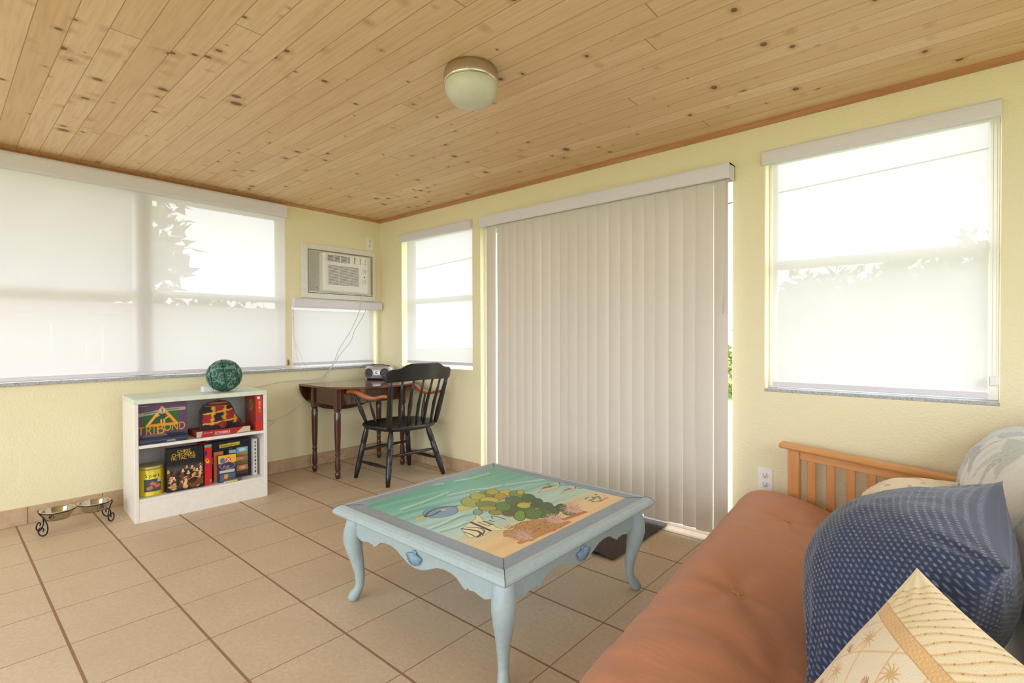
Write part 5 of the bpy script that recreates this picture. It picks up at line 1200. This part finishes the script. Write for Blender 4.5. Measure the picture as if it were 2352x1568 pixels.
d_ = [0.0]
for i in range(1, len(tl_)): d_.append(d_[-1] + math.dist(tl_[i], tl_[i - 1]))
mb = MB(); V = []; tot = d_[-1]
for i in range(cv.nx + 1):
    y = -0.165 - 2.155 * i / cv.nx
    for j in range(cv.ny + 1):
        s = tot * j / cv.ny; x = np.interp(s, d_, [p[0] for p in tl_]); z = np.interp(s, d_, [p[1] for p in tl_]); wob = 0.006 * mn.noise((y * 6, s * 8, 0)) + 0.004 * mn.noise((y * 20, s * 14, 2))
        e = 0.03 * max(0, 1 - i / 8.0) * (s < 0.62); V.append(((x - 0.006 - abs(wob) if s < 1.1 else x + 0.004 + abs(wob)) + SHX(y), y + (0.015 * mn.noise((s * 7, 0, 4)) if i < 6 else 0), z + (0.004 + abs(wob) if s > 0.5 or s < 0.14 else 0) - e * 0.4))
mb.v = V; ny = cv.ny + 1
mb.f = [[i * ny + j, i * ny + j + 1, (i + 1) * ny + j + 1, (i + 1) * ny + j] for i in range(cv.nx) for j in range(cv.ny)]; mb.mi = [0] * len(mb.f); mb.sm = [True] * len(mb.f); mb.col = cv.lin()
bl = thing('throw_blanket', (4.47, -1.25, 0.785), 'white and pale blue leaf-patterned throw blanket draped over the futon back', 'blanket')
mb.build('woven_cloth', M['knit'], bl)
mb = MB(); r = random.Random(3)
for k in range(60):
    j = int(k / 60 * cv.ny * 0.8); p = Vector(V[j]); mb.tube([p, p + Vector((r.uniform(-.004, .004), 0.010, r.uniform(-.006, .006))), p + Vector((r.uniform(-.01, .01), 0.022, r.uniform(-.014, .008)))], 0.0009, 4)
mb.build('fringe', M['cassette'], bl)

# ------------------------------------------------------------------ pillows
def pillow(name, label, corners, thick, mat, canvas=None, n=70, pinch=0.07, wr=0.006, seed=0, group='pillows on the futon', power=0.62):
    """corners: p00,p10,p11,p01 of the seam; bulges both ways"""
    p00, p10, p11, p01 = [Vector(p) for p in corners]; c = (p00 + p10 + p11 + p01) / 4; N = (p10 - p00).cross(p01 - p00).normalized()
    if canvas is not None: nx_, ny_ = canvas.nx, canvas.ny
    else: nx_ = ny_ = n
    def side(sg):
        R_ = []
        for i in range(nx_ + 1):
            row = []
            for j in range(ny_ + 1):
                a, b = i / nx_, j / ny_; u, v = 2 * a - 1, 2 * b - 1
                q = (p00 * (1 - a) + p10 * a) * (1 - b) + (p01 * (1 - a) + p11 * a) * b
                q = q + ((p10 - p00) * 0.5 * (-u) * pinch * (1 - v * v) * 1.0 + (p01 - p00) * 0.5 * (-v) * pinch * (1 - u * u))
                h = thick * (max(0, (1 - u * u)) * max(0, (1 - v * v))) ** power * (1 - 0.12 * (u * u + v * v))
                edge = (1 - u ** 8) * (1 - v ** 8)
                w_ = wr * mn.noise((q.x * 9 + seed, q.y * 9, q.z * 9)) + wr * 0.7 * mn.noise((q.x * 22, q.y * 22 + seed, q.z * 22))
                rad = math.hypot(abs(u) - 1, abs(v) - 1); w_ += wr * 1.4 * math.sin(math.atan2(abs(v) - 1, abs(u) - 1) * 14) * math.exp(-(rad / 0.45) ** 2)
                row.append(q + N * (sg * (h + w_ * edge)))
            R_.append(row)
        return R_
    t = thing(name, tuple(c), label, 'pillow', group)
    f = MB(); f.grid(side(1)); 
    uv = [(i / nx_ * (p10 - p00).length, j / ny_ * (p01 - p00).length) for i in range(nx_ + 1) for j in range(ny_ + 1)]
    if canvas is not None:
        f.col = canvas.lin(); f.uv = uv; f.build('front_cover', mat, t)
        b = MB(); b.grid([list(reversed(r_)) for r_ in side(-1)[::2]]); b.build('back_cover', M['plain'], t)
    else:
        k = len(f.v); f.grid([list(reversed(r_)) for r_ in side(-1)]); f.uv = uv + [(i / nx_ * (p10 - p00).length, (1 - j / ny_) * (p01 - p00).length) for i in range(nx_ + 1) for j in range(ny_ + 1)]
        f.build('pillow_cover', mat, t)
    return t, side
M['plain'] = simple('cream_cotton', (236, 224, 194), 0.85, var=0.03, scale=20, bump=0.15, sheen=0.2)
pillow('throw_pillow', 'big navy blue pillow with a woven dot pattern, largest on the futon',
       [(4.020, -1.660, 0.375), (3.960, -1.080, 0.350), (4.362, -1.060, 0.755), (4.338, -1.690, 0.735)], 0.190, M['weave'], n=110, seed=1.3, wr=0.006)
# cream palm pillow: canvas u runs from the top corner down-left, v from the top corner down-right
W_, H_ = 0.40, 0.40
cv = Canvas(W_, H_, 0.0017, (236, 224, 196)); cB = (214, 176, 118); cT = (222, 188, 134)
bnd = 0.088
cv.poly([(0, 0), (bnd, 0), (bnd, H_), (0, H_)], (242, 228, 190))
for i in range(19):
    v0 = 0.012 + i * 0.0215
    P = [(u_, v0 + 0.004 * math.sin(u_ * 60 + i) + 0.6 * (bnd - u_)) for u_ in np.linspace(0, bnd, 14)]
    cv.stroke(P, 0.0032, (222, 186, 120), .9); cv.stroke([(a, b + .0035) for a, b in P], 0.003, (228, 212, 172), .8)
    for k_ in range(5): cv.ell(0.008 + k_ * .021, v0 + 0.004 * math.sin((0.008 + k_ * .021) * 60 + i) + 0.6 * (bnd - 0.008 - k_ * .021), 0.0022, 0.0018, 0, (196, 134, 86))
for s in range(-5, 9):
    cv.stroke([(bnd + k_ * .02, s * 0.105 - (k_ * .02) * 1.13 + 0.35 * 0.6 + .005 * math.sin(k_ * .9 + s)) for k_ in range(17)], 0.0036, (226, 190, 136), .9)
    cv.stroke([(bnd + k_ * .02, s * 0.078 + k_ * .02 * 0.29 + .005 * math.sin(k_ * .8 + s)) for k_ in range(17)], 0.0036, (226, 190, 136), .9)
def palm(c, X_, Y_, k_, a_):
    R2 = lambda p, q: (X_ + k_ * (p * math.cos(a_) - q * math.sin(a_)), Y_ + k_ * (p * math.sin(a_) + q * math.cos(a_)))
    c.stroke([R2(0, -.036), R2(.003, -.02), R2(.0, -.004), R2(0, 0.01)], 0.0022, (214, 168, 122))
    for i in range(11): b_ = i * 2 * math.pi / 11; c.stroke([R2(0, .01), R2(.010 * math.cos(b_), .01 + .010 * math.sin(b_)), R2(.019 * math.cos(b_ + .12), .008 + .018 * math.sin(b_ + .12))], 0.0034, cB, .95, 0.0012)
    for i in range(5): b_ = 2.4 + i * .35; c.stroke([R2(0, -.036), R2(.020 * math.cos(b_), -.036 + .012 * math.sin(b_))], 0.0026, (186, 134, 100), .9, 0.001)
for (X_, Y_) in ((.165, .085), (.255, .075), (.345, .07), (.170, .190), (.262, .185), (.350, .18), (.175, .295), (.262, .29), (.350, .285), (.18, .38), (.27, .38)): palm(cv, X_, Y_, 1.1, 1.257)
nb = npnoise(cv.X * 900, cv.Y * 900, 5); m_ = (cv.X > bnd) & (cv.X < bnd + 0.028); cv.c[m_] = np.array((226, 188, 132)) + 18 * nb[m_][:, None]
cv.stroke([(bnd, 0), (bnd, H_)], .0018, (200, 156, 104)); cv.stroke([(bnd + .028, 0), (bnd + .028, H_)], .0018, (200, 156, 104))
for k_ in range(60): cv.ell(bnd + .03 + k_ * .005, 0.0035 + .001 * (k_ % 2), .0035, .003, 0, (224, 190, 130))
C0, CR, CL = Vector((4.213, -1.712, 0.706)), Vector((4.400, -2.050, 0.690)), Vector((4.030, -1.870, 0.430)); CB = CR + CL - C0 + Vector((0, 0, 0.0))
pillow('throw_pillow', 'cream pillow embroidered with palm trees and a gold ribbon, nearest on the futon', [C0, CL, CB, CR], 0.06, M['cloth'], canvas=cv, seed=4.0, wr=0.0025, pinch=0.04)
cv = Canvas(0.42, 0.42, 0.005, (236, 222, 196)); r = np.random.RandomState(5)
for i in range(60): cv.ell(r.uniform(0, .42), r.uniform(0, .42), r.uniform(.006, .02), r.uniform(.005, .014), r.uniform(0, 3), [(214, 140, 104), (206, 178, 118), (176, 170, 140), (226, 190, 150)][i % 4], .8)
pillow('throw_pillow', 'cream floral pillow mostly hidden behind the navy one beside the pine arm', [(3.955, -0.70, 0.400), (4.290, -0.70, 0.540), (4.280, -0.25, 0.560), (3.965, -0.255, 0.455)], 0.095, M['cloth'], canvas=cv, seed=8, wr=0.004)

# ================================================================== OUTSIDE
tag(MB().box((-40, -30, -0.35), (40, 60, -0.2)).build('ground', M['grass']), 'pale grass and paving outside the windows', 'ground', kind='structure')
t = thing('board_fence', (-2.8, -2.5, -0.2), 'weathered vertical board fence beyond the wide window', 'fence')
mb = MB()
for i in range(64): mb.rbox((-2.80, -6.5 + i * 0.142, -0.2), (-2.78, -6.5 + i * 0.142 + 0.136, 1.45), 0.003)
mb.build('boards', M['fence'], t); MB().rbox((-2.83, -6.5, 1.40), (-2.75, 2.6, 1.52), 0.004).build('top_rail', M['fence'], t); MB().rbox((-2.78, -6.5, 0.2), (-2.74, 2.6, 0.3), 0.004).build('lower_rail', M['fence'], t)
def tree(x, y, h, r, mat, label, seed, trunk=True):
    t = thing('leafy_tree', (x, y, -0.2), label, 'tree', 'trees outside the windows'); rr = random.Random(seed); mb = MB()
    for k in range(240):
        th, ph = rr.uniform(0, 6.28), math.acos(rr.uniform(-1, 1)); q = r * (0.55 + 0.5 * rr.random())
        c = Vector((x + q * math.sin(ph) * math.cos(th), y + q * math.sin(ph) * math.sin(th), h - r * 0.9 + q * 0.9 * math.cos(ph) - 0.2)); s = r * rr.uniform(.12, .24)
        for m_ in range(6):
            d = Vector((rr.uniform(-1, 1), rr.uniform(-1, 1), rr.uniform(-1, 1))).normalized(); e = d.cross(Vector((rr.uniform(-1, 1), rr.uniform(-1, 1), rr.uniform(-1, 1)))).normalized(); o_ = c + d * s * .6
            mb.add([o_ - e * s * .35, o_ + d * s * .5 - e * s * .1, o_ + d * s, o_ + e * s * .35], [(0, 1, 2, 3)])
    mb.lathe([(0.0001, -r * .75), (r * .6, -r * .5), (r * .78, 0), (r * .55, r * .5), (0.0001, r * .72)], (x, y, h - r * 0.9 - 0.2), 10)
    mb.build('crown', mat, t); MB().tube([(x, y, -0.2), (x + .05, y, (h - r) * .5), (x, y, h - r)], [r * .09, r * .07, r * .05], 8).build('trunk', M['bark'], t)
tree(-5.6, -3.3, 2.6, 1.3, M['leafm'], 'bushy green tree beyond the fence at the far left', 1)
tree(-6.4, -1.5, 4.3, 1.6, M['leafm'], 'tall green tree behind the middle post of the wide window', 2)
tree(-9.0, 1.6, 2.3, 1.2, M['leafm'], 'small far tree showing at the right half of the wide window', 3)
tree(1.2, 13.5, 3.2, 1.6, M['leafm'], 'round tree at the left of the right-hand window view', 4)
tree(2.9, 15.0, 3.5, 1.9, M['leafm'], 'broad tree in the middle of the right-hand window view', 5)
tree(5.2, 15.0, 3.9, 2.0, M['leafm'], 'tall tree at the right of the right-hand window view', 6)
tree(3.4, 10.0, 1.9, 1.3, M['leafy'], 'yellowish bush in front of the trees in the right-hand window', 7)
tree(1.6, 9.0, 1.5, 1.2, M['leafy'], 'low yellowish bush at the left of the right-hand window view', 8)
tree(-1.6, 8.0, 3.2, 1.8, M['leafm'], 'green tree outside the narrow corner window', 9)
t = thing('neighbour_house', (-11, -3.2, -0.2), 'white neighbouring house with a gabled roof beyond the fence', 'house')
MB().box((-13, -6.0, -0.2), (-9.3, -1.6, 2.9)).build('siding_wall', M['siding'], t)
MB().prism([(-6.4, 2.85), (-0.95, 3.35), (-3.6, 4.7)][::1], (-13.2, 0, 0), (0, 1, 0), (0, 0, 1), (4.2, 0, 0)).build('gable_roof', M['roof'], t)
tag(MB().tube([(-20, 10, 3.5), (1.175, 10, 4.44), (4.781, 10, 4.60), (25, 10, 5.4)], 0.018, 6).build('power_line', M['dark']), 'thin overhead power line crossing the sky in the right window', 'cable')
